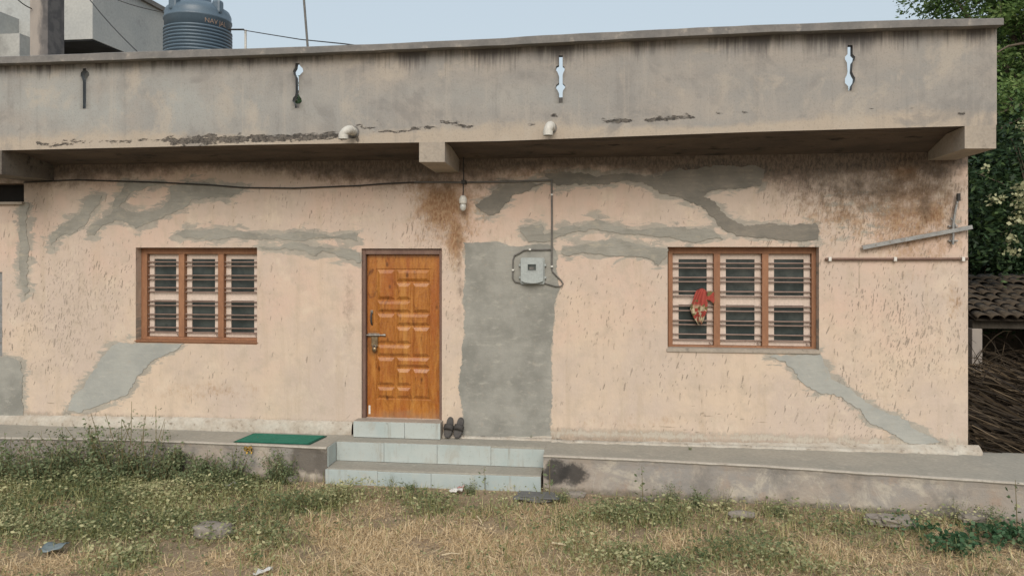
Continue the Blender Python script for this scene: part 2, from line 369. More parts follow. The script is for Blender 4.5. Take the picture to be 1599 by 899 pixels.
M['conduit'] = mottled("grey_conduit", (.17,.162,.15), (.13,.124,.115), 14, .6, 60, .1)
M['black'] = mottled("black_cable", (.035,.033,.032), (.05,.047,.045), 20, .6, 60, .1)
M['meter'] = mottled("grey_meter_plastic", (.40,.435,.425), (.365,.395,.39), 9, .45, 50, .05)
M['white'] = mottled("white_plastic", (.75,.73,.68), (.68,.66,.61), 12, .5, 50, .05)
M['bulb'] = mottled("unlit_bulb_glass", (.62,.62,.58), (.56,.56,.53), 12, .12, 50, .0, spec=.6)
M['mat'] = mottled("green_fibre_mat", (.022,.155,.10), (.03,.185,.125), 16, .95, 160, .6)
M['mat_edge'] = mottled("green_mat_edge", (.012,.075,.05), (.015,.09,.06), 16, .9, 120, .3)
M['rubber'] = mottled("dark_rubber", (.05,.047,.045), (.065,.06,.057), 18, .75, 90, .3)
M['insole'] = mottled("worn_insole", (.095,.088,.082), (.07,.065,.062), 18, .85, 90, .3)
M['tank'] = mottled("faded_black_tank", (.085,.125,.165), (.10,.145,.185), 2.5, .42, 40, .05, spec=.5)
M['letter'] = mottled("faded_orange_paint", (.36,.235,.165), (.24,.19,.165), 14, .6, 50, .05)
M['neigh'] = mottled("pale_concrete", (.47,.47,.445), (.40,.41,.40), .8, .9, 18, .25, (.34,.345,.335))
M['column'] = mottled("stained_column_concrete", (.30,.265,.235), (.24,.215,.20), 2.2, .95, 25, .4, (.15,.14,.14), stretch=(1,1,.4))
def column_mat():
    n = NT("stained_column_concrete"); sep = n.N("ShaderNodeSeparateXYZ"); n.L(n.co, sep.inputs[0])
    col = n.mix(n.rng(n.noise(2.2, 6, .6, n.mapping(scale=(1,1,.4))), .35, .65), (.37,.325,.285), (.29,.26,.235))
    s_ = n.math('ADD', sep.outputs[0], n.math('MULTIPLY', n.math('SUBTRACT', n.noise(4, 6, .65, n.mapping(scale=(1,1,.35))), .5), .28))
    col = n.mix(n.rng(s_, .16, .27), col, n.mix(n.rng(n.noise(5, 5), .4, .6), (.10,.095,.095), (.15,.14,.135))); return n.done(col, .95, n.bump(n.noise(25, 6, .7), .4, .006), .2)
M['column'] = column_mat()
M['under'] = mottled('dark_slab_underside', (.05,.055,.06), (.035,.038,.042), 2, .95, 25, .3)  # near-black colour for the overhang's underside
M['yellow'] = mottled("yellow_road_paint", (.74,.45,.07), (.62,.38,.08), 20, .8, 60, .2)
M['stone'] = mottled("grey_field_stone", (.30,.265,.225), (.23,.205,.18), 6, .95, 30, .6, (.36,.33,.285))
M['slate'] = mottled("dark_slate", (.17,.17,.165), (.125,.125,.125), 6, .85, 30, .4)
M['bark'] = mottled("grey_brown_bark", (.17,.135,.10), (.11,.088,.068), 6, .95, 30, .8, stretch=(1,1,.3))
M['clay'] = mottled("mossy_clay_tile", (.085,.065,.045), (.045,.036,.028), 4, .95, 30, .8, (.16,.13,.09))
M['timber'] = mottled("old_timber", (.07,.06,.048), (.045,.038,.03), 5, .9, 40, .5, stretch=(1,1,.2))
M['litter'] = mottled("dirty_white_litter", (.72,.70,.66), (.62,.60,.57), 20, .7, 50, .2)
M['litter_red'] = mottled("red_wrapper", (.42,.10,.08), (.60,.50,.46), 30, .5, 50, .1)
M['blue_litter'] = mottled("blue_grey_plastic", (.17,.22,.235), (.21,.25,.26), 12, .5, 50, .2)
def cloth_mat():
    n = NT("red_print_cloth"); v = n.N("ShaderNodeTexVoronoi"); v.inputs["Scale"].default_value = 24; n.L(n.co, v.inputs["Vector"])
    zc_ = n.N("ShaderNodeSeparateXYZ"); n.L(n.co, zc_.inputs[0]); ZCL = 0.0
    sc = n.N("ShaderNodeSeparateXYZ"); n.L(v.outputs["Color"], sc.inputs[0])
    col = n.mix(n.math('MULTIPLY', n.rng(sc.outputs[0], .55, .62), n.rng(zc_.outputs[2], ZCL+.02, ZCL-.05)), (.33,.065,.05), (.47,.40,.27)); col = n.mix(n.rng(sc.outputs[1], .80, .84), col, (.16,.14,.06))
    return n.done(col, .9, n.bump(n.noise(90, 3), .2, .002), .2)
M['cloth'] = cloth_mat()
def ground_mat():
    n = NT("dry_soil_and_litter")
    col = n.mix(n.rng(n.noise(1.1, 6, .6), .35, .65), (.36,.27,.185), (.27,.21,.145))
    col = n.mix(n.rng(n.noise(9, 7, .7), .45, .7, 0, .8), col, (.46,.36,.235))
    col = n.mix(n.rng(n.noise(3.3, 6, .7), .55, .75, 0, .7), col, (.15,.135,.075))
    nb = n.bump(n.noise(30, 7, .75), .8, .03); return n.done(col, .95, nb, .1)
M['ground'] = ground_mat()
M['dry'] = leafy("dry_grass_blade", [(0, (.30,.21,.115)), (.4, (.62,.47,.28)), (1, (.80,.66,.44))], .7, .2)
M['grass'] = leafy("green_grass_blade", [(0, (.14,.17,.065)), (.5, (.31,.32,.14)), (1, (.55,.50,.27))], .6, .3)
M['weed'] = leafy("weed_leaf", [(0, (.095,.13,.06)), (.55, (.25,.275,.135)), (1, (.54,.51,.29))], .6, .3)
M['weed_row'] = leafy('tall_weed_leaf', [(0, (.10,.135,.07)), (.6, (.22,.265,.14)), (1, (.44,.45,.27))], .6, .3)
M['weed_stem'] = leafy("weed_stem", [(0, (.13,.11,.055)), (1, (.22,.18,.09))], .7, 0)
M['creeper'] = leafy("creeper_leaf", [(0, (.03,.075,.035)), (.6, (.065,.14,.065)), (1, (.19,.27,.15))], .5, .3)
M['tree_a'] = leafy("tree_leaf", [(0, (.05,.10,.03)), (.6, (.135,.22,.065)), (1, (.27,.36,.13))], .5, .3)
M['tree_b'] = leafy("dark_tree_leaf", [(0, (.02,.042,.02)), (.7, (.045,.085,.035)), (1, (.105,.165,.06))], .5, .25)
M['blossom'] = leafy("cream_blossom", [(0, (.30,.32,.17)), (1, (.55,.54,.34))], .7, .3)
M['straw'] = leafy("dry_frond", [(0, (.018,.013,.009)), (.6, (.05,.036,.022)), (1, (.145,.105,.065))], .8, 0)

# ------------------------------------------------------------------ setting: ground
ZP = 0.41                                # top of the plinth
def ground_h(x, y):
    return (np.sin(x*1.7+y*2.3)*.012 + np.sin(x*4.1-y*3.3+1)*.007 + np.sin(x*.6+2)*.012)*np.clip((-.9-y)/.8, 0, 1)
xs = np.concatenate([[-400,-120,-40,-20], np.arange(-13, 9.01, .14), [16,40,120,400]])
ys = np.concatenate([[-400,-120,-40,-16], np.arange(-8, 3.01, .14), [6,14,40,120,400]])
gx, gy = np.meshgrid(xs, ys); gz = ground_h(gx, gy); nx, ny = len(xs), len(ys)
idx = np.arange(nx*ny).reshape(ny, nx)
q = np.stack([idx[:-1,:-1], idx[:-1,1:], idx[1:,1:], idx[1:,:-1]], -1).reshape(-1, 4)
g_o = fast_mesh("ground", np.stack([gx, gy, gz], -1).reshape(-1, 3), q, M['ground']); tag(g_o, kind='structure')

# ------------------------------------------------------------------ the house
house = thing("house", "single storey peach plastered house with grey cement patches, flat parapet and varnished wooden door", "house", (0, 0, 0))
XL, XR = -12.0, P(1512, 400, 0).x
ZW = 4.25
def rect_px(x0, x1, y0, y1): a, b = P(x0, y0, 0), P(x1, y1, 0); return (a.x, b.x, b.z, a.z)   # xmin xmax zmin zmax
OPEN = {
 'wl': rect_px(212.5, 402, 386.5, 534), 'wr': rect_px(1043, 1279.5, 385.5, 547),
 'door': rect_px(565, 690.5, 388, 656.5), 'vent': rect_px(-60, 38, 287, 315), 'wx': rect_px(-150, 4, 424, 556)}

PATCH = [
 ('panel', [(725,380),(775,377),(800,383),(862,382),(872,392),(868,420),(874,450),(866,480),(864,520),(861,560),(862,620),(860,686),(722,686),(722,640),(718,600),(722,560),(726,520),(724,470),(727,420)]),
 ('c', [(78,382),(77,370),(98,352),(108,345),(125,335),(135,312),(145,305),(160,305),(155,315),(150,325),(135,348),(115,365),(98,366),(80,385)]),
 ('c', [(137,367),(143,352),(160,340),(175,330),(182,310),(195,288),(230,283),(262,284),(250,290),(225,293),(205,300),(195,312),(188,325),(205,332),(235,330),(255,322),(265,310),(268,290),(290,284),(330,287),(385,296),(365,306),(330,310),(305,313),(280,328),(255,338),(235,348),(215,356),(195,345),(180,342),(160,355),(148,368)]),
 ('c', [(275,366),(290,360),(320,360),(335,357),(380,362),(400,365),(425,367),(470,360),(495,363),(520,368),(545,364),(559,364),(558,376),(530,372),(500,370),(475,376),(430,373),(400,375),(360,370),(330,374),(290,372)]),
 ('c', [(404,384),(440,386),(455,378),(480,380),(500,384),(520,388),(545,390),(560,395),(563,408),(545,406),(530,400),(505,392),(490,398),(475,390),(440,389),(410,390)]),
 ('c', [(31,317),(43,317),(44,380),(43,430),(45,455),(38,462),(33,440),(31,400)]),
 ('plum', [(-60,557),(15,557),(33,563),(36,585),(37,640),(35,650),(-60,650)]),
 ('p', [(105,640),(120,615),(140,590),(155,565),(172,545),(185,536),(215,536),(285,537),(275,545),(260,553),(240,562),(225,575),(213,590),(205,610),(195,618),(165,630),(150,636),(130,643)]),
 ('p', [(1200,556),(1245,554),(1281,552),(1285,560),(1300,590),(1330,610),(1345,622),(1375,640),(1415,655),(1425,670),(1450,678),(1470,692),(1420,692),(1390,672),(1360,660),(1345,640),(1325,625),(1300,612),(1275,610),(1255,600),(1240,580),(1228,565)]),
 ('c', [(850,270),(880,268),(930,275),(980,270),(1020,278),(1060,262),(1090,265),(1120,258),(1180,258),(1195,265),(1190,290),(1150,295),(1110,298),(1100,305),(1120,320),(1145,345),(1170,352),(1200,350),(1240,352),(1275,348),(1280,375),(1240,376),(1190,372),(1150,368),(1130,360),(1115,340),(1095,320),(1060,308),(1030,300),(1005,288),(975,283),(950,290),(900,287),(870,290)]),
 ('c', [(812,355),(845,350),(852,365),(870,358),(910,352),(935,342),(960,352),(1000,358),(1040,354),(1085,356),(1110,360),(1130,372),(1080,378),(1045,370),(1000,366),(960,362),(930,360),(900,362),(870,370),(850,380),(825,378)]),
 ('c', [(880,385),(920,380),(960,372),(1000,380),(1041,388),(1040,405),(1030,415),(1015,402),(985,398),(950,400),(910,394),(890,400),(878,396)]),
 ('c', [(750,330),(745,318),(765,305),(780,290),(800,283),(850,285),(830,295),(800,305),(790,318),(770,335)]),
 ('c', [(556,397),(563,396),(563,411),(555,410)]),
]
def seg_dist(px, py, poly):
    d = np.full(px.shape, 1e9); inside = np.zeros(px.shape, bool); n = len(poly)
    for i in range(n):
        (x0, y0), (x1, y1) = poly[i], poly[(i+1) % n]
        ex, ey = x1-x0, y1-y0; t = np.clip(((px-x0)*ex+(py-y0)*ey)/(ex*ex+ey*ey+1e-9), 0, 1)
        d = np.minimum(d, np.hypot(px-x0-t*ex, py-y0-t*ey))
        c = ((y0 > py) != (y1 > py)) & (px < (x1-x0)*(py-y0)/(y1-y0+1e-12)+x0); inside ^= c
    return np.where(inside, -d, d)
def line_dist(px, py, pts):
    d = np.full(px.shape, 1e9)
    for (x0, y0), (x1, y1) in zip(pts[:-1], pts[1:]):
        ex, ey = x1-x0, y1-y0; t = np.clip(((px-x0)*ex+(py-y0)*ey)/(ex*ex+ey*ey+1e-9), 0, 1)
        d = np.minimum(d, np.hypot(px-x0-t*ex, py-y0-t*ey))
    return d
def el(px, py, cx, cy, rx, ry): return np.clip(1.25-np.hypot((px-cx)/rx, (py-cy)/ry), 0, 1)

def n2f(x, z): return np.clip(.5+.35*(np.sin(x*2.3+1.9*np.sin(z*2.1))+np.sin(z*3.7+2.2*np.sin(x*1.7+1))), 0, 1)
def set_attr(o, name, val):
    a = o.data.attributes.new(name, 'FLOAT', 'POINT'); a.data.foreach_set("value", np.asarray(val, np.float32))

# --- wall sheet with openings
gxl = np.unique(np.round(np.concatenate([np.arange(XL, XR, .028), [XR]] + [[o[0], o[1]] for o in OPEN.values()]), 4))
gzl = np.unique(np.round(np.concatenate([np.arange(ZP-.25, ZW, .028), [ZW]] + [[o[2], o[3]] for o in OPEN.values()]), 4))
A, B = np.meshgrid(gxl, gzl); nX, nZ = len(gxl), len(gzl); idx = np.arange(nX*nZ).reshape(nZ, nX)
cx, cz = (gxl[:-1]+gxl[1:])/2, (gzl[:-1]+gzl[1:])/2; CX, CZ = np.meshgrid(cx, cz); keep = np.ones(CX.shape, bool)
for o in OPEN.values(): keep &= ~((CX > o[0]) & (CX < o[1]) & (CZ > o[2]) & (CZ < o[3]))
q = np.stack([idx[:-1,:-1], idx[:-1,1:], idx[1:,1:], idx[1:,:-1]], -1)[keep]
V = np.stack([A, 0*A, B], -1).reshape(-1, 3)
# reveals, end wall, top
extra, eq = [], []
def addq(*pts):
    b = len(V)+len(extra); extra.extend(pts); eq.append((b, b+1, b+2, b+3))
DEP = .26
for o in OPEN.values():
    x0, x1, z0, z1 = o
    addq((x0,0,z0),(x0,0,z1),(x0,DEP,z1),(x0,DEP,z0)); addq((x1,0,z1),(x1,0,z0),(x1,DEP,z0),(x1,DEP,z1))
    addq((x0,0,z1),(x1,0,z1),(x1,DEP,z1),(x0,DEP,z1)); addq((x1,0,z0),(x0,0,z0),(x0,DEP,z0),(x1,DEP,z0))
addq((XR,0,ZP-.25),(XR,6.5,ZP-.25),(XR,6.5,ZW),(XR,0,ZW))
addq((XL,6.5,ZP-.25),(XL,0,ZP-.25),(XL,0,ZW),(XL,6.5,ZW)); addq((XR,6.5,ZP-.25),(XL,6.5,ZP-.25),(XL,6.5,ZW),(XR,6.5,ZW))
Vw = np.concatenate([V, np.array(extra)]); q = np.concatenate([q, np.array(eq)])
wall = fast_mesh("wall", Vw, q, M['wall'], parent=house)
px, py = proj(Vw[:,0], Vw[:,1]*0, Vw[:,2])
halo = np.zeros(len(Vw))
for kind, poly in PATCH: halo = np.maximum(halo, np.clip(1-(seg_dist(px, py, poly)+3)/(24 if kind != 'panel' else 9), 0, 1)*.8)
halo = np.maximum(halo, .5*el(px, py, 1080, 275, 170, 26)); halo = np.maximum(halo, .45*el(px, py, 960, 385, 110, 22))
halo = np.maximum(halo, .4*el(px, py, 260, 300, 160, 30)); halo = np.maximum(halo, .4*el(px, py, 240, 395, 60, 10)*(py < 390))
halo = np.maximum(halo, .5*el(px, py, 480, 376, 90, 14)); halo = np.maximum(halo, .5*el(px, py, 330, 372, 70, 12)); halo = halo*1.0
halo = np.maximum(halo, .45*el(px, py, 1330, 330, 260, 70)*(px > 1290))
set_attr(wall, "halo", halo)
rust = np.maximum.reduce([1.0*el(px, py, 690, 320, 46, 46), .62*el(px, py, 700, 330, 75, 75), .6*el(px, py, 1420, 330, 110, 110), .45*el(px, py, 1330, 330, 140, 70), .85*el(px, py, 712, 370, 20, 60), .55*el(px, py, 665, 290, 50, 24), .75*el(px, py, 1412, 262, 42, 45),
    .7*el(px, py, 1450, 330, 50, 45), .5*el(px, py, 1375, 362, 26, 20), .5*el(px, py, 1470, 388, 18, 24), .45*el(px, py, 1490, 470, 22, 40), .4*el(px, py, 820, 268, 100, 16), .35*el(px, py, 330, 610, 130, 22), .3*el(px, py, 1000, 660, 180, 20), .4*el(px, py, 560, 280, 120, 14)])
set_attr(wall, "rust", rust)
mould_shade = np.maximum.reduce([1.25*np.clip(1.2-(py-238)/(46+14*np.sin(px*.011+1)), 0, 1), .6*el(px, py, 1245, 275, 70, 45), .75*el(px, py, 1460, 262, 60, 30), .6*el(px, py, 1445, 322, 18, 32), .5*el(px, py, 1300, 262, 120, 28),
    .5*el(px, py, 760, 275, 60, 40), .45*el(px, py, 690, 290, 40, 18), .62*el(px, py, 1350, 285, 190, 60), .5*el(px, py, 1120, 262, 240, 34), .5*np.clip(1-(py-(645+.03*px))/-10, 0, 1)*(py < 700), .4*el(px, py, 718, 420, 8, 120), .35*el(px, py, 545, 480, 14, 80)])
set_attr(wall, "mould_shade", mould_shade)  # mould blotches, plus canopy shade painted along the wall top
dash = np.maximum.reduce([.05+0*px, .75*el(px, py, 1380, 330, 210, 130), .75*el(px, py, 1250, 285, 90, 60), .50*el(px, py, 1400, 520, 150, 200), .8*el(px, py, 690, 350, 60, 70), .55*el(px, py, 660, 375, 80, 40),
    .42*el(px, py, 110, 480, 130, 200), .30*el(px, py, 950, 460, 90, 90), .35*el(px, py, 1090, 600, 90, 60), .22*el(px, py, 480, 320, 140, 60), .3*el(px, py, 705, 460, 16, 100)])
dash *= np.where((px > 430) & (px < 560) & (py > 390), .25, 1)
dash *= np.maximum(.18+.75*n2f(Vw[:,0], Vw[:,2]), np.maximum(1.15*el(px, py, 1370, 310, 200, 110), .8*el(px, py, 680, 360, 70, 60))); set_attr(wall, "dash", dash)
pale = np.maximum(.62*np.clip(1-np.abs(py-(652+.027*px))/16, 0, 1), .5*el(px, py, 1500, 690, 40, 20)); set_attr(wall, "pale", pale)
crack = np.zeros(len(Vw))
for pts in ([(1078,632),(1090,636),(1100,650),(1115,648),(1135,643),(1160,655),(1200,660)], [(1014,668),(1025,664),(1060,668),(1095,676)], [(1343,385),(1342,450)], [(1080,560),(1090,590),(1100,650)], [(100,640),(95,632),(75,628)], [(30,510),(45,505),(62,516),(70,512)], [(520,668),(545,650),(552,640)]):
    crack = np.maximum(crack, np.clip(1-line_dist(px, py, pts)/3.2, 0, 1))
set_attr(wall, "crack", crack)

# --- cement patches, thin irregular slabs
def rough_poly(poly, Y, step=.009, amp=.030, seed=0, kind_='c'):
    pts = [P(x, y, Y) for x, y in poly]; outp = []
    for i in range(len(pts)):
        a, b = pts[i], pts[(i+1) % len(pts)]; n = max(1, int((b-a).length/step))
        for k in range(n):
            p = a.lerp(b, k/n); v = Vector((p.x*.7+seed*3.1, p.z, 0)); w2 = v+Vector((17, 5, 0))
            ox = .9*mnoise.fractal(v*5, 1.0, 2.1, 2)+.6*mnoise.fractal(v*21, .8, 2.1, 3); oz = .9*mnoise.fractal(w2*5, 1.0, 2.1, 2)+.6*mnoise.fractal(w2*21, .8, 2.1, 3)
            outp.append((p.x+ox*amp*1.25, p.z+oz*amp*(.75 if kind_ == 'panel' else 1.0)))
    return outp
for i, (kind, poly) in enumerate(PATCH):
    mb = MB(); mb.prism(rough_poly(poly, 0, seed=i, kind_=kind, amp=.024 if kind == 'panel' else .030), -.004-.0004*i, .02)
    if i in (9, 12): kind = 'dk'  # upper patches: darker for stains and painted canopy shade
    m = {'dk': 'cement_dark', 'panel': 'cement_panel', 'c': 'cement', 'p': 'cement_pale', 'plum': 'cement_panel'}[kind]
    mb.build("cement_patch", M[m], house)

# --- canopy: parapet, coping, soffit, brackets
YP = -.85; TP = .075
BOT = [(-500,246),(0,235),(400,226),(655,222.6),(780,220.5),(1180,206),(1507,197),(1557,195)]
TOP = [(-500,114),(0,99),(262,91),(380,86.5),(567,80),(780,71),(850,67),(1180,51),(1424,43),(1557,40)]
def edge(pts, n=160):
    pxs = np.linspace(-500, 1557, n); o = [P(x, float(lerp_pts(pts, x)), YP) for x in pxs]
    return np.array([p.x for p in o]), np.array([p.z for p in o])
bx_, bz_ = edge(BOT); tx_, tz_ = edge(TOP); XPL, XPR = bx_[0], bx_[-1]
def zb(x): return np.interp(x, bx_, bz_)
def zt(x): return np.interp(x, tx_, tz_)
SLITS = [   # outlines of the slots, photo px
 [(130,107),(135,107),(135,110),(139,113),(140,118),(136,123),(135,128),(135,170),(130,170),(130,128),(129,123),(126,118),(127,113),(130,110)],
 [(462,99),(468,99),(469,103),(473,107),(474,112),(470,116),(467,121),(467,146),(468,150),(471,154),(472,159),(468,163),(468,169),(461,169),(461,163),(457,158),(458,153),(461,150),(462,146),(462,121),(459,116),(458,111),(461,106)],
 [(873,87),(879,87),(879,103),(882,105),(882,110),(880,114),(879,118),(879,130),(883,134),(883,137),(880,141),(879,145),(879,161),(873,161),(873,145),(871,141),(868,137),(869,133),(873,130),(873,118),(871,113),(868,109),(869,104),(873,102)],
 [(1324,71),(1332,71),(1332,85),(1336,89),(1335,94),(1332,98),(1331,112),(1333,117),(1336,122),(1335,128),(1331,134),(1330,142),(1325,142),(1325,135),(1320,130),(1320,123),(1323,117),(1324,112),(1323,98),(1320,93),(1320,89),(1324,85)]]
slit3 = [[(lambda p: (p.x, p.z))(P(x, y, YP)) for x, y in s_] for s_ in SLITS]
boxes = [(min(p[0] for p in s_)-.03, max(p[0] for p in s_)+.03) for s_ in slit3]
gx_ = np.unique(np.round(np.concatenate([np.arange(XPL, XPR, .045), [XPR]] + [list(b) for b in boxes]), 4))
drop = np.zeros(len(gx_), bool)
for b in boxes: drop |= (gx_ > b[0]+1e-3) & (gx_ < b[1]-1e-3)
gx_ = gx_[~drop]; NT_ = 26; ts = np.linspace(0, 1, NT_)
Vp = []; Qp = []; Tp = []
for x in gx_:
    a, b = zb(x), zt(x)
    for t in ts: Vp.append((x, YP, a+(b-a)*t))
for i in range(len(gx_)-1):
    xm = (gx_[i]+gx_[i+1])/2
    if any(b[0] < xm < b[1] for b in boxes): continue
    for j in range(NT_-1): Qp.append((i*NT_+j, (i+1)*NT_+j, (i+1)*NT_+j+1, i*NT_+j+1))
for s_, b in zip(slit3, boxes):       # plate round each slot, full parapet height, with the slot cut out
    i0 = int(np.argmin(abs(gx_-b[0]))); i1 = int(np.argmin(abs(gx_-b[1])))
    outer = [i0*NT_+j for j in range(NT_)][::-1] + [i1*NT_+j for j in range(NT_)]
    base = len(Vp); Vp.extend([(p[0], YP, p[1]) for p in s_]); inner = list(range(base, base+len(s_)))
    loops = [[Vector((Vp[k][0], Vp[k][2], 0)) for k in outer], [Vector((Vp[k][0], Vp[k][2], 0)) for k in inner]]
    ids = outer+inner; fl = loops[0]+loops[1]
    for t in tessellate_polygon(loops):
        aa, bb, cc = [fl[k] for k in t]; t = t if (bb-aa).cross(cc-aa).z > 0 else t[::-1]
        Tp.append([ids[k] for k in t])
    b2 = len(Vp); Vp.extend([(p[0], YP+TP, p[1]) for p in s_]); n = len(s_)
    for k in range(n): Qp.append((base+k, base+(k+1) % n, b2+(k+1) % n, b2+k))
nfront = len(Vp)
# back face (offset inward) with the same slots: mirror the front faces
Vb = [(p[0], YP+TP, p[2]) for p in Vp]; fq = [f for f in Qp if all(abs(Vp[k][1]-YP) < 1e-6 for k in f)]
Vp2 = Vp+Vb; Qp2 = Qp+[tuple(k+nfront for k in f[::-1]) for f in fq]; Tp2 = Tp+[[k+nfront for k in t[::-1]] for t in Tp]
m_ = len(Vp2); xe = XPR     # end return of the parapet along the right side of the roof
Vp2 += [(xe,YP,zb(xe)),(xe,6.5,zb(xe)),(xe,6.5,zt(xe)),(xe,YP,zt(xe)),(xe-TP,YP+TP,zb(xe)),(xe-TP,6.5,zb(xe)),(xe-TP,6.5,zt(xe)),(xe-TP,YP+TP,zt(xe))]
Qp2 += [(m_,m_+1,m_+2,m_+3),(m_+5,m_+4,m_+7,m_+6)]
par = fast_mesh("parapet", Vp2, Qp2, M['parapet'], tris=Tp2, parent=house)
Vp2 = np.array(Vp2); ppx, ppy = proj(Vp2[:,0], Vp2[:,1]*0+YP, Vp2[:,2]); yb = lerp_pts(BOT, ppx); yt = lerp_pts(TOP, ppx)
hb = yb-ppy; ht = ppy-yt
set_attr(par, "pale", np.clip(1.1-hb/(34+14*np.sin(ppx*.01)), 0, 1)); set_attr(par, "bluish", np.maximum(1.0*el(ppx, ppy, 160, 160, 380, 60), .45*el(ppx, ppy, 760, 150, 200, 25)))
set_attr(par, "drip_shadow", np.clip(np.maximum(1.15-ht/np.where(ppx > 560, 46, 30), 1.5*(1.2-ht/11)), 0, 1.3)*np.where(ppx > 560, 1.0, .85))  # streaks and algae, plus coping shadow painted as the top band
FL = [([(60,225),(95,226),(130,223)],5,.8),([(100,221),(160,220),(210,221),(255,218)],6,.6),([(255,218),(300,216),(330,212),(350,216)],7,.75),([(270,222),(330,219),(420,216),(470,215),(520,211),(548,213)],10,.88),([(0,226),(60,225)],4,.5),([(555,212),(560,222)],6,.8),([(560,196),(580,203),(600,205),(640,203),(680,198)],5,.8),([(590,190),(596,198)],6,.6),
      ([(690,190),(705,192),(735,199)],6,.85),([(760,188),(790,189)],4,.6),([(800,192),(840,193)],4,.7),([(860,178),(870,184)],6,.8),([(900,188),(912,190)],4,.6),([(940,187),(960,190),(985,188)],6,.95),([(1008,187),(1040,185),(1082,183)],6,.9),([(1095,182),(1120,178),(1180,176)],3,.5),([(1330,170),(1440,168),(1510,166)],4,.4),([(1498,177),(1508,177)],4,.9),([(1050,140),(1062,172)],2.5,.5),([(1405,192),(1470,187)],4,.5)]
fa = np.zeros(len(Vp2))
for pts, wd, k in FL: fa = np.maximum(fa, k*np.clip(1.2-line_dist(ppx, ppy, pts)/wd, 0, 1))
set_attr(par, "flake", fa)

cp = MB(); CT = [(-500,103),(0,88.5),(262,78.5),(380,75.6),(567,69.4),(780,60),(850,54.7),(1000,47.5),(1180,38.7),(1424,30.7),(1570,28)]
CB = [(-500,115),(0,99.5),(400,86),(780,71),(850,67),(1000,60),(1180,51),(1424,43),(1570,39)]
YC = YP-.13; pxs = list(np.linspace(-500, 1568, 70)); fr = []
for x in pxs:
    a = P(x, float(lerp_pts(CT, x))+random.uniform(-.4, .4), YC); b = P(x, float(lerp_pts(CB, x))+random.uniform(-.5, .5), YC)
    fr.append((a.x, a.z, b.z))
for (x0, a0, b0), (x1, a1, b1) in zip(fr[:-1], fr[1:]):
    Yb = YP+TP+.10
    cp.add([(x0,YC,b0),(x1,YC,b1),(x1,YC,a1-.008),(x0,YC,a0-.008),(x0,YC+.012,a0),(x1,YC+.012,a1),(x0,Yb,a0),(x1,Yb,a1),(x0,Yb,b0),(x1,Yb,b1)],
           [(0,1,2,3),(3,2,5,4),(4,5,7,6),(6,7,9,8),(8,9,1,0)])
x1, a1, b1 = fr[-1]
cp.box((x1-.34, YP+TP+.1, b1), (x1, 6.6, a1)); cp.add([(x1,YC,b1),(x1,YP+TP+.1,b1),(x1,YP+TP+.1,a1),(x1,YC,a1-.008)], [(0,1,2,3)])
cp.build("coping", M['coping'], house)

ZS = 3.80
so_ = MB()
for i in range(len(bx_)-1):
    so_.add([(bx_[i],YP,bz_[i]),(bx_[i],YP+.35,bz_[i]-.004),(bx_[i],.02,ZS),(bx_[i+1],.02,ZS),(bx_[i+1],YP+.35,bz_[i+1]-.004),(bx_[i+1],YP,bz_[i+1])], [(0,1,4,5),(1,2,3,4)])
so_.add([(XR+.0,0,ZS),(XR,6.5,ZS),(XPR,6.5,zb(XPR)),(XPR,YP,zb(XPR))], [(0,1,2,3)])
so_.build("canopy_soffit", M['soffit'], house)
rs = MB(); rs.box((XPL, YP+TP+.002, ZW+.0), (XPR-TP-.002, 6.5, ZW+.12)); rs.build("roof_slab", M['coping'], house)
def bracket(px0, px1, pyb, backz, m='bracket'):
    a = P(px0, pyb, YP); b = P(px1, pyb, YP); mb = MB(); za, zb_ = float(zb(a.x)), float(zb(b.x)); zt_ = ZS+.12
    mb.add([(a.x,YP,a.z),(b.x,YP,b.z),(b.x,YP,zb_),(a.x,YP,za),(a.x,.03,backz),(b.x,.03,backz),(b.x,.03,zt_),(a.x,.03,zt_)],
           [(0,1,2,3),(5,4,7,6),(4,0,3,7),(1,5,6,2),(4,5,1,0)])
    mb.build("bracket", M[m], house)
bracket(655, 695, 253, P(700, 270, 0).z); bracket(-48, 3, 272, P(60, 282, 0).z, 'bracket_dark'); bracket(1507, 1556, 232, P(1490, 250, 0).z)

# --- vent recess and left sliver window
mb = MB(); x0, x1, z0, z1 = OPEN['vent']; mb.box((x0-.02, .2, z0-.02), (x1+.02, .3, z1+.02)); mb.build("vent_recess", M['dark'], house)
mb = MB(); mb.box((x0, -.05, z0-.035), (x1+.01, .1, z0-.004)); mb.build("vent_ledge", M['bracket'], house)
x0, x1, z0, z1 = OPEN['wx']
mb = MB(); mb.box((x1-.06, .02, z0), (x1-.004, .10, z1-.002)); mb.box((x0, .02, z1-.07), (x1-.062, .10, z1-.003)); wx = mb.build("side_window", M['galv'], house)
mb = MB(); mb.box((x0, .06, z0), (x1-.061, .07, z1-.071)); mb.build("pane", M['meter'], wx)

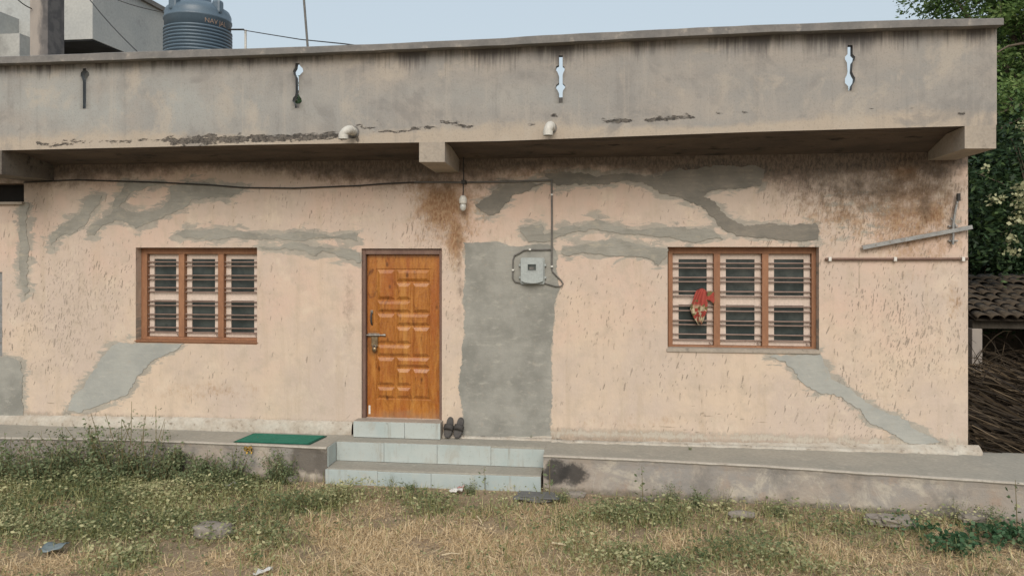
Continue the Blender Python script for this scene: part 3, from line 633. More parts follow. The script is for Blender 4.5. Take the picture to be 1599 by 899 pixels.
# --- windows
def make_window(key, jl, mulls, jr, ytop, bars, rows, sill):
    x0, x1, z0, z1 = OPEN[key]; Yf = .11; T = .07
    X = lambda px: P(px, 450, Yf).x
    Z = lambda py: P((jl[0]+jr[1])/2, py, Yf).z
    fz0, fz1 = z0+.001, z1-.002
    mb = MB()
    mb.box((max(X(jl[0]), x0+.002), Yf, fz0), (X(jl[1]), Yf+T, fz1), .004)
    mb.box((X(jr[0]), Yf, fz0), (x1-.002, Yf+T, fz1), .004)
    mb.box((X(jl[1])-.001, Yf+.002, Z(ytop)), (X(jr[0])+.001, Yf+T, fz1), .004)
    mb.box((X(jl[1])-.001, Yf+.002, fz0), (X(jr[0])+.001, Yf+T, Z(rows[1][1])+.0), .004)
    win = mb.build("window", M['frame'], house); ORG[win.name] = Vector((0,0,0))
    xs_ = [X(jl[1])] + [X(v) for m in mulls for v in m] + [X(jr[0])]
    for m in mulls:
        q_ = MB(); q_.box((X(m[0]), Yf-.004, Z(rows[1][1])+.001), (X(m[1]), Yf+T+.002, Z(ytop)-.001), .004); q_.build("mullion", M['frame'], win)
    Ys = Yf+.055
    pz = [(Z(rows[0][0]), Z(rows[0][1])), (Z(rows[1][2]), Z(rows[1][3]))]
    for c in range(3):
        a, b = xs_[2*c], xs_[2*c+1]; wd = b-a; sl = wd*.155
        s_ = MB(); zt_, zb_ = Z(ytop)-.002, Z(rows[1][1])+.002
        s_.box((a+.002, Ys, zb_), (a+sl, Ys+.035, zt_), .003); s_.box((b-sl, Ys, zb_), (b-.002, Ys+.035, zt_), .003)
        for (za, zb2) in ((pz[0][0], zt_), (pz[1][0], pz[0][1]), (zb_, pz[1][1])): s_.box((a+sl-.001, Ys+.003, za), (b-sl+.001, Ys+.033, zb2), .003)
        s_.build("shutter", M['shutter'], win)
        for (zh, zl) in pz:
            g = MB(); g.box((a+sl-.004, Ys+.020, zl-.004), (b-sl+.004, Ys+.026, zh+.004)); g.build("pane", M['glass'], win)
        h = MB(); h.tube([(b-sl*.6, Ys-.004, zb_+.03), (b-sl*.6, Ys-.022, zb_+.028), (b-sl*.35, Ys-.024, zb_+.012)], .005, 6); h.build("hook", M['bar'], win)
    for k, py in enumerate(bars):
        z = Z(py); r = MB(); sag = random.uniform(-.003, .003)
        r.tube([(xs_[0]-.004, Yf+.028, z), ((xs_[0]+xs_[-1])/2, Yf+.026, z+sag), (xs_[-1]+.004, Yf+.028, z)], .0085, 8); r.build("grille_bar", M['bar'], win)
    s_ = MB(); zs0, zs1 = P(600, sill[1], 0).z, P(600, sill[0], 0).z
    s_.box((x0-.012, -.018, z0-(zs1-zs0)), (x1+.012, -.001, z0-.001), .004); s_.box((x0+.001, -.001, z0-.03), (x1-.001, Yf+.0, z0+.004)); s_.build("sill", M['bracket'] if key == 'wr' else M['frame'], win)
    return win
win_r = make_window('wr', (1044, 1051), [(1115, 1125), (1190.5, 1200.5)], (1268, 1279), 396, (411,418.5,433.7,440.5,455.5,463,478.5,486,501.5,508,523,531.5), ((405, 461.5), (0, 540, 477, 532.5)), (547, 552))
win_l = make_window('wl', (219, 230), [(279.5, 288.5), (341, 350)], (402.5, 408), 396.5, (409,415.5,430,436.5,449.5,456,471,477.5,491.5,498,512,519), ((404.5, 455.5), (0, 526.5, 469.5, 520)), (534, 535.5))
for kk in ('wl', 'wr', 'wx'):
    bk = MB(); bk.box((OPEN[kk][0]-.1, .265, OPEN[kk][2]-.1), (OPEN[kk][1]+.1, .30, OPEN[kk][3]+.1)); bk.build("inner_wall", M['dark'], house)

# --- door
x0, x1, z0, z1 = OPEN['door']; YD = .10
DX = lambda px: P(px, 500, YD).x
DZ = lambda py: P(630, py, YD).z
mb = MB(); ZD0 = z0
mb.box((x0+.002, .03, z0), (DX(574), .16, z1-.002), .005); mb.box((DX(688.5), .03, z0), (x1-.002, .16, z1-.002), .005); mb.box((DX(574)-.001, .032, DZ(397)), (DX(688.5)+.001, .158, z1-.003), .005)
dfr = mb.build("door_frame", M['door_frame'], house)
lx0, lx1, lz0, lz1 = DX(574)+.003, DX(688.5)-.003, DZ(654.5), DZ(397)-.003
mb = MB(); mb.box((lx0, YD, lz0), (lx1, YD+.035, lz1), .004)
# stiles and rails stand proud round the sunk field
YS = YD-.010
mb.box((lx0+.001, YS, lz0+.001), (DX(588), YD+.002, lz1-.001), .004); mb.box((DX(674), YS, lz0+.001), (lx1-.001, YD+.002, lz1-.001), .004)
mb.box((DX(588)-.001, YS+.001, DZ(419.5)), (DX(674)+.001, YD+.002, lz1-.0015), .004); mb.box((DX(588)-.001, YS+.001, lz0+.0015), (DX(674)+.001, YD+.002, DZ(623)), .004)
door = mb.build("door", M['door'], house)
C1, C2, C3 = (590, 617.5), (620, 642.5), (645, 672)
PN = []
for k, y in enumerate((421, 489.5)):
    PN += [(C1, y, y+46), ((C2[0], C3[1]), y, y+18), (C2, y+20.5, y+46), (C3, y+20.5, y+66), ((C1[0], C2[1]), y+48.5, y+66)]
PN += [(C1, 557.5, 601), ((C2[0], C3[1]), 557.5, 572.5), (C2, 575, 601), (C3, 575, 621), (C1, 604, 621), (C2, 604, 621)]
for (cx_, ya, yb_) in PN:
    a, b, t, o_ = DX(cx_[0]), DX(cx_[1]), DZ(ya), DZ(yb_); i_ = .036; h = YD-.025; mb = MB(); iz = .046 if (t-o_) > .15 else .04
    s_ = .004
    mb.add([(a,YD-.0005,o_),(b,YD-.0005,o_),(b,YD-.0005,t),(a,YD-.0005,t),(a+s_,YD-.006,o_+s_),(b-s_,YD-.006,o_+s_),(b-s_,YD-.006,t-s_),(a+s_,YD-.006,t-s_),
            (a+i_,h,o_+i_),(b-i_,h,o_+i_),(b-i_,h,t-iz),(a+i_,h,t-iz)],
           [(0,1,5,4),(1,2,6,5),(2,3,7,6),(3,0,4,7),(4,5,9,8),(5,6,10,9),(6,7,11,10),(7,4,8,11),(8,9,10,11)])
    mb.build("raised_panel", M['door'], door)
mb = MB(); hx = DX(582)
mb.tube([(hx, YS, DZ(488)), (hx, YS-.035, DZ(490)), (hx, YS-.045, DZ(497)), (hx, YS-.035, DZ(504)), (hx, YS, DZ(507))], .011, 8); mb.build("pull_handle", M['rubber'], door)
mb = MB(); mb.box((hx-.016, YS-.02, DZ(489.5)), (hx+.016, YS-.001, DZ(484.5)), .003); mb.build("handle_plate", M['steel'], door)
mb = MB(); mb.tube([(DX(571.5), YS-.022, DZ(523.5)), (DX(603), YS-.022, DZ(523.0))], .013, 8); mb.tube([(DX(600.5), YS-.022, DZ(523)), (DX(604), YS-.022, DZ(523))], .018, 8); mb.box((DX(576), YS-.012, DZ(526)), (DX(598), YS-.001, DZ(520.5)), .003); mb.build("bolt", M['steel'], door)
mb = MB(); mb.box((DX(581.5), YS-.016, DZ(541)), (DX(591), YS-.001, DZ(525)), .003); mb.build("hasp", M['brass'], door)
mb = MB(); mb.box((DX(576.5), YS-.004, DZ(647)), (DX(579.5), YS-.0005, DZ(633.5))); mb.build("white_strip", M['white'], door)
pc = (DX(586.5), YS-.030, DZ(545.5))
pl = thing("padlock", "small round brass padlock hanging from the hasp of the wooden door", "padlock", pc)
mb = MB(); bm = bmesh.new(); bmesh.ops.create_uvsphere(bm, u_segments=14, v_segments=10, radius=.030)
for v in bm.verts: v.co = Vector((pc[0]+v.co.x, pc[1]+v.co.y*.5, pc[2]+v.co.z*1.05))
mb.bm(bm, True); mb.build("lock_body", M['brass'], pl)
mb = MB(); mb.tube([(pc[0]-.018, pc[1], pc[2]+.018)] + [(pc[0]+.018*math.cos(a), pc[1]+.004, pc[2]+.036+.018*math.sin(a)) for a in np.linspace(math.pi, 0, 8)] + [(pc[0]+.018, pc[1], pc[2]+.018)], .0045, 6); mb.build("shackle", M['steel'], pl)

# --- plinth, steps, base course
def plinth_part(front_px, xe0, xe1, name="plinth", ripple=.010):
    pts = [G(x, y, ZP) for x, y in front_px]; mb = MB(); n = 90
    X0, X1 = pts[0].x, pts[-1].x; fx = np.linspace(X0, X1, n); fy = np.interp(fx, [p.x for p in pts], [p.y for p in pts])
    rows = [(-.05, .0), (.05, -.004), (.2, -.0), (.33, .003), (ZP-.018, -.006), (ZP-.004, -.012), (ZP, 0.004)]
    vs = []; fs = []
    for i in range(n):
        for (z, o_) in rows:
            r_ = ripple*mnoise.fractal(Vector((fx[i]*2.2, z*3, 1)), 1, 2, 3)
            vs.append((fx[i], fy[i]+o_+r_, z + (.004*mnoise.noise(Vector((fx[i]*5, 0, 3))) if z > .38 else 0)))
        vs.append((fx[i], .05, ZP)); 
    k = len(rows)+1
    for i in range(n-1):
        for j in range(k-2): fs.append((i*k+j, (i+1)*k+j, (i+1)*k+j+1, i*k+j+1))
    b = MB(); b.add(vs, fs)
    for e, flip in ((0, False), (n-1, True)):
        f = [(e*k+j) for j in range(k)]; vv = [vs[t] for t in f]+[(fx[e], .05, -.05)]
        b.add(vv, [tuple(range(len(vv)))[::-1] if not flip else tuple(range(len(vv)))])
    o = b.build(name, M['plinth'], house)
    t = MB(); 
    for i in range(n-1): t.add([vs[i*k+k-2], vs[(i+1)*k+k-2], vs[(i+1)*k+k-1], vs[i*k+k-1]], [(0,1,2,3)])
    t.build("plinth_floor", M['floor'], o)
    e = MB(); ev_ = []
    for i in range(n):
        q_ = vs[i*k+k-3]; nz_ = .004*mnoise.fractal(Vector((fx[i]*9, 2, 5)), 1, 2, 3); ev_ += [(q_[0], q_[1]-.002+nz_, ZP-.022+nz_), (q_[0], q_[1]-.010+nz_, ZP-.012), (q_[0], q_[1]-.006+nz_, ZP+.0015), (q_[0], q_[1]+.028+2*nz_, ZP+.0022)]
    for i in range(n-1):
        for j in range(3): e.f.append((i*4+j, (i+1)*4+j, (i+1)*4+j+1, i*4+j+1))
    e.v = ev_; e.build("plinth_edge", M['edge'], o); return fx, fy
LFR = [(-500,681),(-200,681),(0,682.5),(200,685),(365,691.5),(511,698)]
RFR = [(849,710),(1000,716.5),(1200,726.5),(1350,737),(1500,746.5),(1640,756),(1900,771)]
lfx, lfy = plinth_part(LFR, 0, 0); rfx, rfy = plinth_part(RFR, 0, 0)
FRX = np.concatenate([lfx, rfx]); FRY = np.concatenate([lfy, rfy])
# recessed stair between them
ur0, ur1 = G(535, 686.5, ZP), G(848, 701, ZP); YU = (ur0.y+ur1.y)/2; xl, xr = lfx[-1], rfx[0]
zst = CAM_Z + (HORIZON-719)/F_PX*((-SN*ur0.x+CS*(YU+CAM_D)))      # tread level from the foot of the upper riser
mb = MB(); mb.box((xl+.001, YU+.02, -.05), (xr-.001, .04, ZP-.001)); step_u = mb.build("step", M['floor'], house)
joints = [xl+.012] + [P(v, 705, YU).x for v in (600, 683, 767)] + [xr-.004]
for a, b in zip(joints[:-1], joints[1:]):
    t = MB(); dz = random.uniform(-.004, .002) - (.016 if b > xr-.01 else 0); t.box((a+.002, YU+random.uniform(0,.004), zst+.004), (b-.002, YU+.019, ZP-.006+dz), .002); t.build("tile", M[random.choice(('tile', 'tile_b'))], step_u)
t = MB(); t.box((xl+.0012, lfy[-1]+.012, zst+.004), (xl+.011, YU-.002, ZP-.005), .002); t.build("tile", M['tile'], step_u)
fl = G(508, 731, zst); fr_ = G(845, 743.5, zst); YL = (fl.y+fr_.y)/2
mb = MB(); mb.box((fl.x+.01, YL+.02, -.05), (fr_.x, YU+.015, zst), .008); step_l = mb.build("step", M['floor'], house)
mb = MB(); x_ = fl.x
for k, xb in enumerate(list(np.linspace(fl.x, fr_.x, 5))[1:]):
    t = MB(); t.box((x_+.0015, YL+random.uniform(0,.006), -.04), (xb-.0015, YL+.0195, zst-.012+random.uniform(-.008,.004)), .004); t.build("tile", M['tile_dirty'], step_l); x_ = xb
# door threshold
ta, tb = P(552, 660, -.16), P(688, 660, -.16)
zt0 = ZP; zt1 = P(620, 658.5, -.16).z
mb = MB(); mb.box((ta.x+.003, -.14, zt0-.01), (tb.x, .03, zt1-.004), .003); mb.box((OPEN['door'][0]+.003, .025, OPEN['door'][2]-.08), (OPEN['door'][1]-.003, .2, OPEN['door'][2]-.004)); th = mb.build("threshold", M['bracket'], house)
xm = P(632, 660, -.16).x
for a, b in ((ta.x, xm), (xm, tb.x)):
    t = MB(); t.box((a+.002, -.158, ZP+.006), (b-.002, -.139, zt1-.008), .002); t.build("tile", M['tile'], th)
# chipped base course along the foot of the wall
def base_course(pxa, pxb, top, depth, seed):
    mb = MB(); n = int((pxb-pxa)/6); vs = []; fs = []
    for i in range(n+1):
        x = pxa+(pxb-pxa)*i/n; p = P(x, float(lerp_pts(top, x)), -.02)
        nz = mnoise.fractal(Vector((p.x*4, seed, 0)), 1, 2, 4); n2 = mnoise.fractal(Vector((p.x*7, seed+9, 0)), 1, 2, 4)
        zt_ = p.z+nz*.014; d = depth*(1+.35*n2)
        for (y, z) in ((.0, zt_+.012), (-d*.35, zt_), (-d*.8, zt_-.03-.012*n2), (-d, ZP+.035), (-d-.018*abs(nz), ZP-.01)): vs.append((p.x, y, z))
    for i in range(n):
        for j in range(4): fs.append((i*5+j+1, (i+1)*5+j+1, (i+1)*5+j, i*5+j))
    mb.add(vs, fs, True)
    e = [vs[n*5+j] for j in range(5)]+[(vs[n*5][0], 0, ZP-.01)]; mb.add(e, [tuple(range(6))]) ; mb.add(e, [tuple(range(6))[::-1]])
    mb.build("base_course", M['ledge'], house)
base_course(-260, 551, [(-260,644),(40,650),(300,653),(551,660)], .065, 1)
base_course(690, 862, [(690,676),(740,684),(862,682)], .05, 5)
base_course(862, 1530, [(862,690),(1100,692),(1300,694),(1530,697)], .10, 9)

# --- painted yellow mark on plinth
def stroke(pts, w_, y, mb):
    for (a, b) in zip(pts[:-1], pts[1:]):
        d = Vector((b[0]-a[0], 0, b[1]-a[1])); nrm = Vector((-d.z, 0, d.x)).normalized()*w_/2; e = d.normalized()*w_*.3
        A_, B_ = Vector((a[0], y, a[1]))-e, Vector((b[0], y, b[1]))+e
        mb.add([A_-nrm, B_-nrm, B_+nrm, A_+nrm], [(0,1,2,3)])
mb = MB()
for cx0 in (384.2, 391.2):
    pts = [(cx0+2.6, 700), (cx0+1, 697.8), (cx0-1.6, 698), (cx0-2.4, 700.6), (cx0-1, 702.8), (cx0+1.6, 702.5), (cx0+2.6, 700), (cx0+2.4, 704), (cx0+1.4, 707.5)]
    yy = float(np.interp(P(cx0, 700, -.8).x, lfx, lfy))-.034
    stroke([(lambda p: (p.x, p.z))(P(x, y, yy)) for x, y in pts], .017, yy, mb)
mb.build("painted_mark", M['yellow'], house)

# --- drain spouts through the parapet
def spout(px, py, ln, dn, lx):
    h = P(px, py, YP); r = .048; Yo = YP-ln
    mb = MB(); pts = [(h.x, YP+.10, h.z), (h.x, Yo+.05, h.z)]
    pts += [(h.x-lx*(1-math.cos(a)), Yo+.05-.05*math.sin(a), h.z-.05*(1-math.cos(a))-.0) for a in np.linspace(.3, math.pi/2, 5)]
    pts += [(h.x-lx-.0, Yo, h.z-.05-dn)]
    mb.tube(pts, r, 16, caps=False); mb.tube([pts[-2], pts[-1]], r*.9, 16, caps=False)
    e = Vector(pts[-1]); d = (e-Vector(pts[-2])).normalized(); mb.tube([e-d*.05, e], r*1.12, 16, caps=False)
    mb.tube([(h.x, Yo+.065, h.z), (h.x, Yo+.02+.06, h.z)], r*1.1, 16)
    o = mb.build("drain_spout", M['pvc'], house)
    c = MB(); c.tube([(h.x, YP-.012, h.z), (h.x, YP+.05, h.z)], r*1.35, 16); c.build("spout_collar", M['coping'], o)
    i_ = MB(); i_.tube([e-d*.02, e-d*.012], r*.88, 16); i_.build("bore", M['dark'], o)
spout(553, 206, .20, .06, .05); spout(861, 200, .20, .06, .02)

# ------------------------------------------------------------------ things fixed to the wall
def wp(pts, y=-.02): return [P(a, b, y) for a, b in pts]
o = MB(); o.tube(wp([(38,285),(120,281),(250,285),(330,289),(380,293),(460,294),(510,292),(560,290),(600,287),(640,285),(660,285)]), .009, 6); 
cb = o.build("wall_cable", M['black']); tag(cb, "black sagging cable strung along the wall under the left canopy", "cable")
c = thing("conduit_pipe", "thin grey conduit running under the canopy then down to the meter", "conduit", P(862, 282, -.02))
o = MB(); o.tube(wp([(648,284.5),(725,285),(800,283.5),(862,282)]), .011, 8); o.build("pipe", M['conduit'], c)
o = MB(); o.tube(wp([(862,281),(862.5,350),(862,416)]), .011, 8); o.build("pipe", M['conduit'], c)
o = MB(); o.tube(wp([(862,416),(863,424),(870,431),(877,438),(880,443),(876,447),(868,447),(858,444),(851,442)]), .008, 8); o.build("flex_cable", M['conduit'], c)
o = MB(); o.tube(wp([(861,389.5),(840,390),(828,389.5),(818,391),(812,395),(804,399),(801.5,406),(801.5,421),(801,434),(805,440),(813,441.5)]), .009, 8); o.build("flex_cable", M['conduit'], c)
for a, b in ((828,389.5),(801.7,421.5),(862.3,416),(862.3,304)):
    p = P(a, b, -.03); k = MB(); k.box((p.x-.014, -.040, p.z-.010), (p.x+.014, -.004, p.z+.010), .004); k.build("clip", M['white'], c)
mc = P(831, 424, -.05)
mt = thing("electricity_meter", "pale grey meter box with dark display window on the grey cement panel", "meter", mc)
a, b = P(813.5, 402.5, -.09), P(849.5, 444, -.09); w_, h_ = b.x-a.x, a.z-b.z
def rrect(x0, x1, z0, z1, r, bulge=0., n=5):
    pts = []
    for (cx_, cz_, s_) in ((x1-r, z0+r, -90), (x1-r, z1-r, 0), (x0+r, z1-r, 90), (x0+r, z0+r, 180)):
        for k in range(n): t = R(s_+90*k/(n-1)); pts.append((cx_+r*math.cos(t), cz_+r*math.sin(t)))
    if bulge:
        out_ = []
        for p in pts: out_.append((p[0], p[1]))
        xs2 = np.linspace(x0+r, x1-r, 9)[1:-1]; out_ = [(x_, z0-bulge*(1-((x_-(x0+x1)/2)/((x1-x0)/2))**2)) for x_ in xs2] + out_
        return out_
    return pts
k = MB(); k.prism(rrect(a.x-.006, b.x+.006, b.z+.0, a.z, .02), -.045, -.008); k.build("back_case", M['meter'], mt)
k = MB(); pr = rrect(a.x+.004, b.x-.006, b.z+.035, a.z-.004, .018, .022); k.prism(pr, -.098, -.044)
cvr = k.build("cover", M['meter'], mt)
d0, d1 = P(824.5, 412.5, -.1), P(837.5, 422, -.1)
k = MB(); k.box((d0.x, -.1005, d1.z), (d1.x, -.097, d0.z)); k.build("display_window", M['glass'], mt)
k = MB(); k.box((d0.x+.02, -.102, d1.z+.012), (d1.x-.03, -.1002, d1.z+.04)); k.build("counter", M['conduit'], mt)
k = MB()
for (x0_, x1_, z0_, z1_) in ((d0.x-.008, d1.x+.008, d0.z, d0.z+.008), (d0.x-.008, d1.x+.008, d1.z-.008, d1.z), (d0.x-.008, d0.x, d1.z, d0.z), (d1.x, d1.x+.008, d1.z, d0.z)): k.box((x0_, -.104, z0_), (x1_, -.0975, z1_))
k.build("window_rim", M['meter'], mt)
for (x_, z_) in ((a.x-.012, .25), (a.x-.012, .72), (b.x+.012, .25), (b.x+.012, .72)):
    zz = b.z+h_*z_; k = MB(); k.box((x_-.014, -.040, zz-.014), (x_+.014, -.01, zz+.014), .004); k.build("lug", M['meter'], mt)

lb = P(723.5, 308, -.10)
l = thing("lamp", "unlit bulb in a white holder hanging from a black cord under the canopy", "lamp", lb)
k = MB(); k.tube([P(724, 246, -.10), P(724.5, 275, -.10), lb+Vector((0,0,-.0))], .008, 6); k.build("cord", M['black'], l)
k = MB(); k.lathe([(.022,.02),(.040,.0),(.048,-.03),(.048,-.07),(.040,-.078)], lb, 14); k.build("holder", M['white'], l)
k = MB(); k.lathe([(.028,-.0781),(.038,-.095),(.040,-.12),(.032,-.15),(.012,-.165)], lb, 14); k.build("bulb", M['bulb'], l)
k = MB(); k.box((lb.x-.02, -.115, P(724,285,-.1).z-.015), (lb.x+.03, -.004, P(724,285,-.1).z+.03), .004); k.build("junction_block", M['black'], l)

# clothes rail pipe and slanted metal arm at right
c = thing("clothes_pipe", "thin horizontal brown pipe held by three white clips right of the window", "pipe", P(1400, 404, -.03))
k = MB(); k.tube(wp([(1289,404.5),(1400,404.5),(1512,404)], -.03), .014, 8); k.build("pipe", M['door_frame'], c)
for a in (1296, 1398, 1504):
    p = P(a, 404.5, -.03); k = MB(); k.box((p.x-.016, -.052, p.z-.024), (p.x+.016, -.003, p.z+.024), .005); k.build("clip", M['white'], c)
c = thing("metal_arm", "slanted galvanised arm on an upright strut near the right wall corner", "bracket", P(1489, 365, -.06))
a, b = P(1347, 386.5, -.06), P(1518, 354.5, -.06); d = (b-a).normalized(); nrm = Vector((-d.z, 0, d.x)); k = MB()
for (o0, o1, y0, y1) in ((-.022, .022, -.078, -.070), (.014, .022, -.070, -.035)):
    vs = []
    for p in (a, b):
        for (oo, yy) in ((o0, y0), (o1, y0), (o1, y1), (o0, y1)): q_ = p+nrm*oo; vs.append((q_.x, yy, q_.z))
    k.add(vs, [(0,1,2,3),(7,6,5,4),(0,4,5,1),(1,5,6,2),(2,6,7,3),(3,7,4,0)])
k.build("arm", M['galv'], c)
k = MB(); k.tube(wp([(1488.5,382),(1489,350),(1492,330),(1497,308)], -.045), .014, 8); k.tube(wp([(1485,340),(1493,352)], -.04), .008, 6); k.build("strut", M['galv'], c)
k = MB(); pa, pb = P(1494.5, 314, -.05), P(1499.5, 302, -.05); k.box((pa.x, -.07, pa.z), (pb.x, -.035, pb.z), .006); k.build("strut_cap", M['rubber'], c)
for yy in (376, 353):
    k = MB(); p = P(1489, yy, -.03); k.box((p.x-.05, -.034, p.z-.008), (p.x+.05, -.004, p.z+.008), .002); k.build("fixing_plate", M['galv'], c)

# cloth draped on the grille
def cloth():
    nU, nV = 26, 30; vs = []; fs = []
    for j in range(nV+1):
        t = j/nV
        for i in range(nU+1):
            u = i/nU
            xl_ = np.interp(t, [0,.15,.55,.8,1], [1088,1084,1078.5,1082,1091]); xr_ = np.interp(t, [0,.2,.6,.85,1], [1104,1105,1104,1100,1095])
            x = xl_+(xr_-xl_)*u+.9*math.sin(9*t+4*u); y = 453+52*t-3*math.sin(3.14*u)*(1-t)+2.2*math.sin(6*u+1)*t
            dep = .105 - .025*math.sin(math.pi*min(1, t*1.2)) + .026*math.sin(u*13+1.4*t*3) * (.5+.7*t)
            if t < .08: dep += .045*(1-t/.08)
            vs.append(P(x, y, dep-.02))
    for j in range(nV):
        for i in range(nU): fs.append((j*(nU+1)+i, (j+1)*(nU+1)+i, (j+1)*(nU+1)+i+1, j*(nU+1)+i+1))
    # end tucked behind the mullion side
    b = len(vs)
    for j in range(9):
        for i in range(7): vs.append(P(1104+i*2.0, 455+j*1.5*(1+.6*i/6)+1.2*math.sin(i*1.6), .095+.012*math.sin(i*2.1+j*.6)))
    for j in range(8):
        for i in range(6): fs.append((b+j*7+i, b+(j+1)*7+i, b+(j+1)*7+i+1, b+j*7+i+1))
    k = MB(); k.add(vs, fs, True); o = k.build("cloth", M['cloth'], loc=P(1095, 475, .08)); o.modifiers.new("thick", 'SOLIDIFY').thickness = .004
    tag(o, "red printed cloth draped over the bars of the right window", "cloth")
cloth()

# ------------------------------------------------------------------ mat and slippers
m1, m2, m3, m4 = G(365, 690.5, ZP), G(484, 694.5, ZP), G(511, 681.5, ZP), G(396, 677.5, ZP)
m1.y = max(m1.y, float(np.interp(m1.x, lfx, lfy))+.015); m2.y = max(m2.y, float(np.interp(m2.x, lfx, lfy))+.015)
dm = thing("doormat", "flat green doormat on the plinth left of the steps", "doormat", (m1+m2+m3+m4)/4)
def slab(c4, z0, z1, inset=0):
    cc = sum(c4, Vector())/4; ps = [Vector(p)+(cc-Vector(p)).normalized()*inset for p in c4]; k = MB()
    k.add([(p.x,p.y,z0) for p in ps]+[(p.x,p.y,z1) for p in ps], [(3,2,1,0),(4,5,6,7),(0,1,5,4),(1,2,6,5),(2,3,7,6),(3,0,4,7)]); return k
slab([m1,m2,m3,m4], ZP+.003, ZP+.011).build("backing", M['mat_edge'], dm); slab([m1,m2,m3,m4], ZP+.0105, ZP+.017, .03).build("pile", M['mat'], dm)

def slipper(px, lean, tilt, label):
    base = P(px, 683.5, -.12); base.z = ZP+.006
    if px > 690: base.y = -.10
    t = thing("slipper", label, "slipper", base, "pair of dark slippers by the door"); L_, W_ = .255, .112
    def outline(n=28):
        pts = []
        for i in range(n):
            a = 2*math.pi*i/n; c_, s_ = math.cos(a), math.sin(a); y = L_/2+L_/2*s_
            wd = W_/2*(1.0 if s_ < 0 else .86)*(1-.16*math.exp(-((y-L_*.55)/.05)**2)); pts.append((wd*math.copysign(abs(c_)**.75, c_), y))
        return pts
    ol = outline()
    def tf(x, l, h):               # l along the sole from toe up, h above the insole (towards viewer)
        x, l = x*math.cos(tilt)-l*math.sin(tilt)*1, x*math.sin(tilt)+l*math.cos(tilt)
        return (base.x+x, base.y+l*math.cos(lean)-h*math.sin(lean), base.z+l*math.sin(lean)+h*math.cos(lean)+.004)
    def plate(h0, h1, sc_, m, nm, flare=0):
        k = MB(); n = len(ol); A_ = [tf(x*sc_, (l-L_/2)*sc_+L_/2, h0) for x, l in ol]; B_ = [tf(x*sc_, (l-L_/2)*sc_+L_/2, h1) for x, l in ol]
        k.add(A_+B_, [tuple(range(n))[::-1], tuple(range(n, 2*n))]+[(i, (i+1) % n, n+(i+1) % n, n+i) for i in range(n)]); k.build(nm, M[m], t)
    plate(-.002, .022, 1, 'rubber', "sole"); plate(.0221, .026, .9, 'insole', "insole")
    k = MB(); vs = []; fs = []; nn = 12
    for j, (l, hh) in enumerate(((.085, .050), (.105, .062), (.135, .066), (.150, .060))):
        for i in range(nn+1):
            a = math.pi*i/nn; vs.append(tf((W_/2+.004)*math.cos(a), l+.012*math.sin(a), .012+hh*math.sin(a)**.7))
    for j in range(3):
        for i in range(nn): fs.append((j*(nn+1)+i, (j+1)*(nn+1)+i, (j+1)*(nn+1)+i+1, j*(nn+1)+i+1))
    k.add(vs, fs, True); o = k.build("strap", M['rubber'], t); o.modifiers.new("thick", 'SOLIDIFY').thickness = .006
    k = MB(); bx0 = tf(-.052, .115, .03); bm = bmesh.new(); bmesh.ops.create_uvsphere(bm, u_segments=8, v_segments=6, radius=.012)
    for v in bm.verts: v.co += Vector(bx0)
    k.bm(bm, True); k.build("buckle", M['rubber'], t)
slipper(698, R(66), R(-7), "left slipper of the dark pair leaning on the wall beside the door")
slipper(713, R(66), R(-10), "right slipper of the dark pair leaning on the wall beside the cement panel")

# ------------------------------------------------------------------ roof things and the neighbour
tc = P(310, 40, 4.3); s_m = (4.3+CAM_D)/F_PX*1.0
rt = (P(358, 40, 4.3).x-P(262, 40, 4.3).x)/2*.985
ztop = P(310, 17, 4.3-rt*.6).z; zbt = P(310, 83, 4.3).z-.30
tk = thing("water_tank", "ribbed dark blue plastic water tank standing on the roof at left", "water tank", (tc.x, 4.3, zbt), None)
prof = [(rt*.98, 0)]; H = ztop-zbt
zr = [zbt+.06]
rib_y = [29, 35.5] ; 
lo = P(310, 33, 4.3-rt).z-zbt
z = 0.02; nr = 11; ph = (lo-.02)/nr
for i in range(nr):
    zz = .02+i*ph
    prof += [(rt*.945, zz), (rt*.95, zz+ph*.16), (rt, zz+ph*.36), (rt, zz+ph*.78), (rt*.95, zz+ph*.98)]
prof += [(rt*.965, lo), (rt*.965, lo+.15), (rt*.995, lo+.165), (rt*.995, lo+.20), (rt*.965, lo+.215), (rt*.975, lo+.29), (rt*.92, lo+.37), (rt*.60, lo+.49), (rt*.42, lo+.52)]
k = MB(); k.lathe(prof, (tc.x, 4.3, zbt), 48); k.build("body", M['tank'], tk)
k = MB(); k.lathe([(rt*.46, lo+.50), (rt*.46, lo+.62), (rt*.40, lo+.66), (rt*.1, lo+.68)], (tc.x-.05, 4.3, zbt), 28); k.build("lid", M['tank'], tk)
for an in (-20, 70, 160, 250):     # lifting lugs on the shoulder
    a_ = R(an); k = MB(); ctr = Vector((tc.x+rt*.86*math.cos(a_), 4.3+rt*.86*math.sin(a_), zbt+lo+.28)); k.box(ctr+Vector((-.08,-.08,-.03)), ctr+Vector((.08,.08,.22)), .04); k.build("lifting_lug", M['tank'], tk)
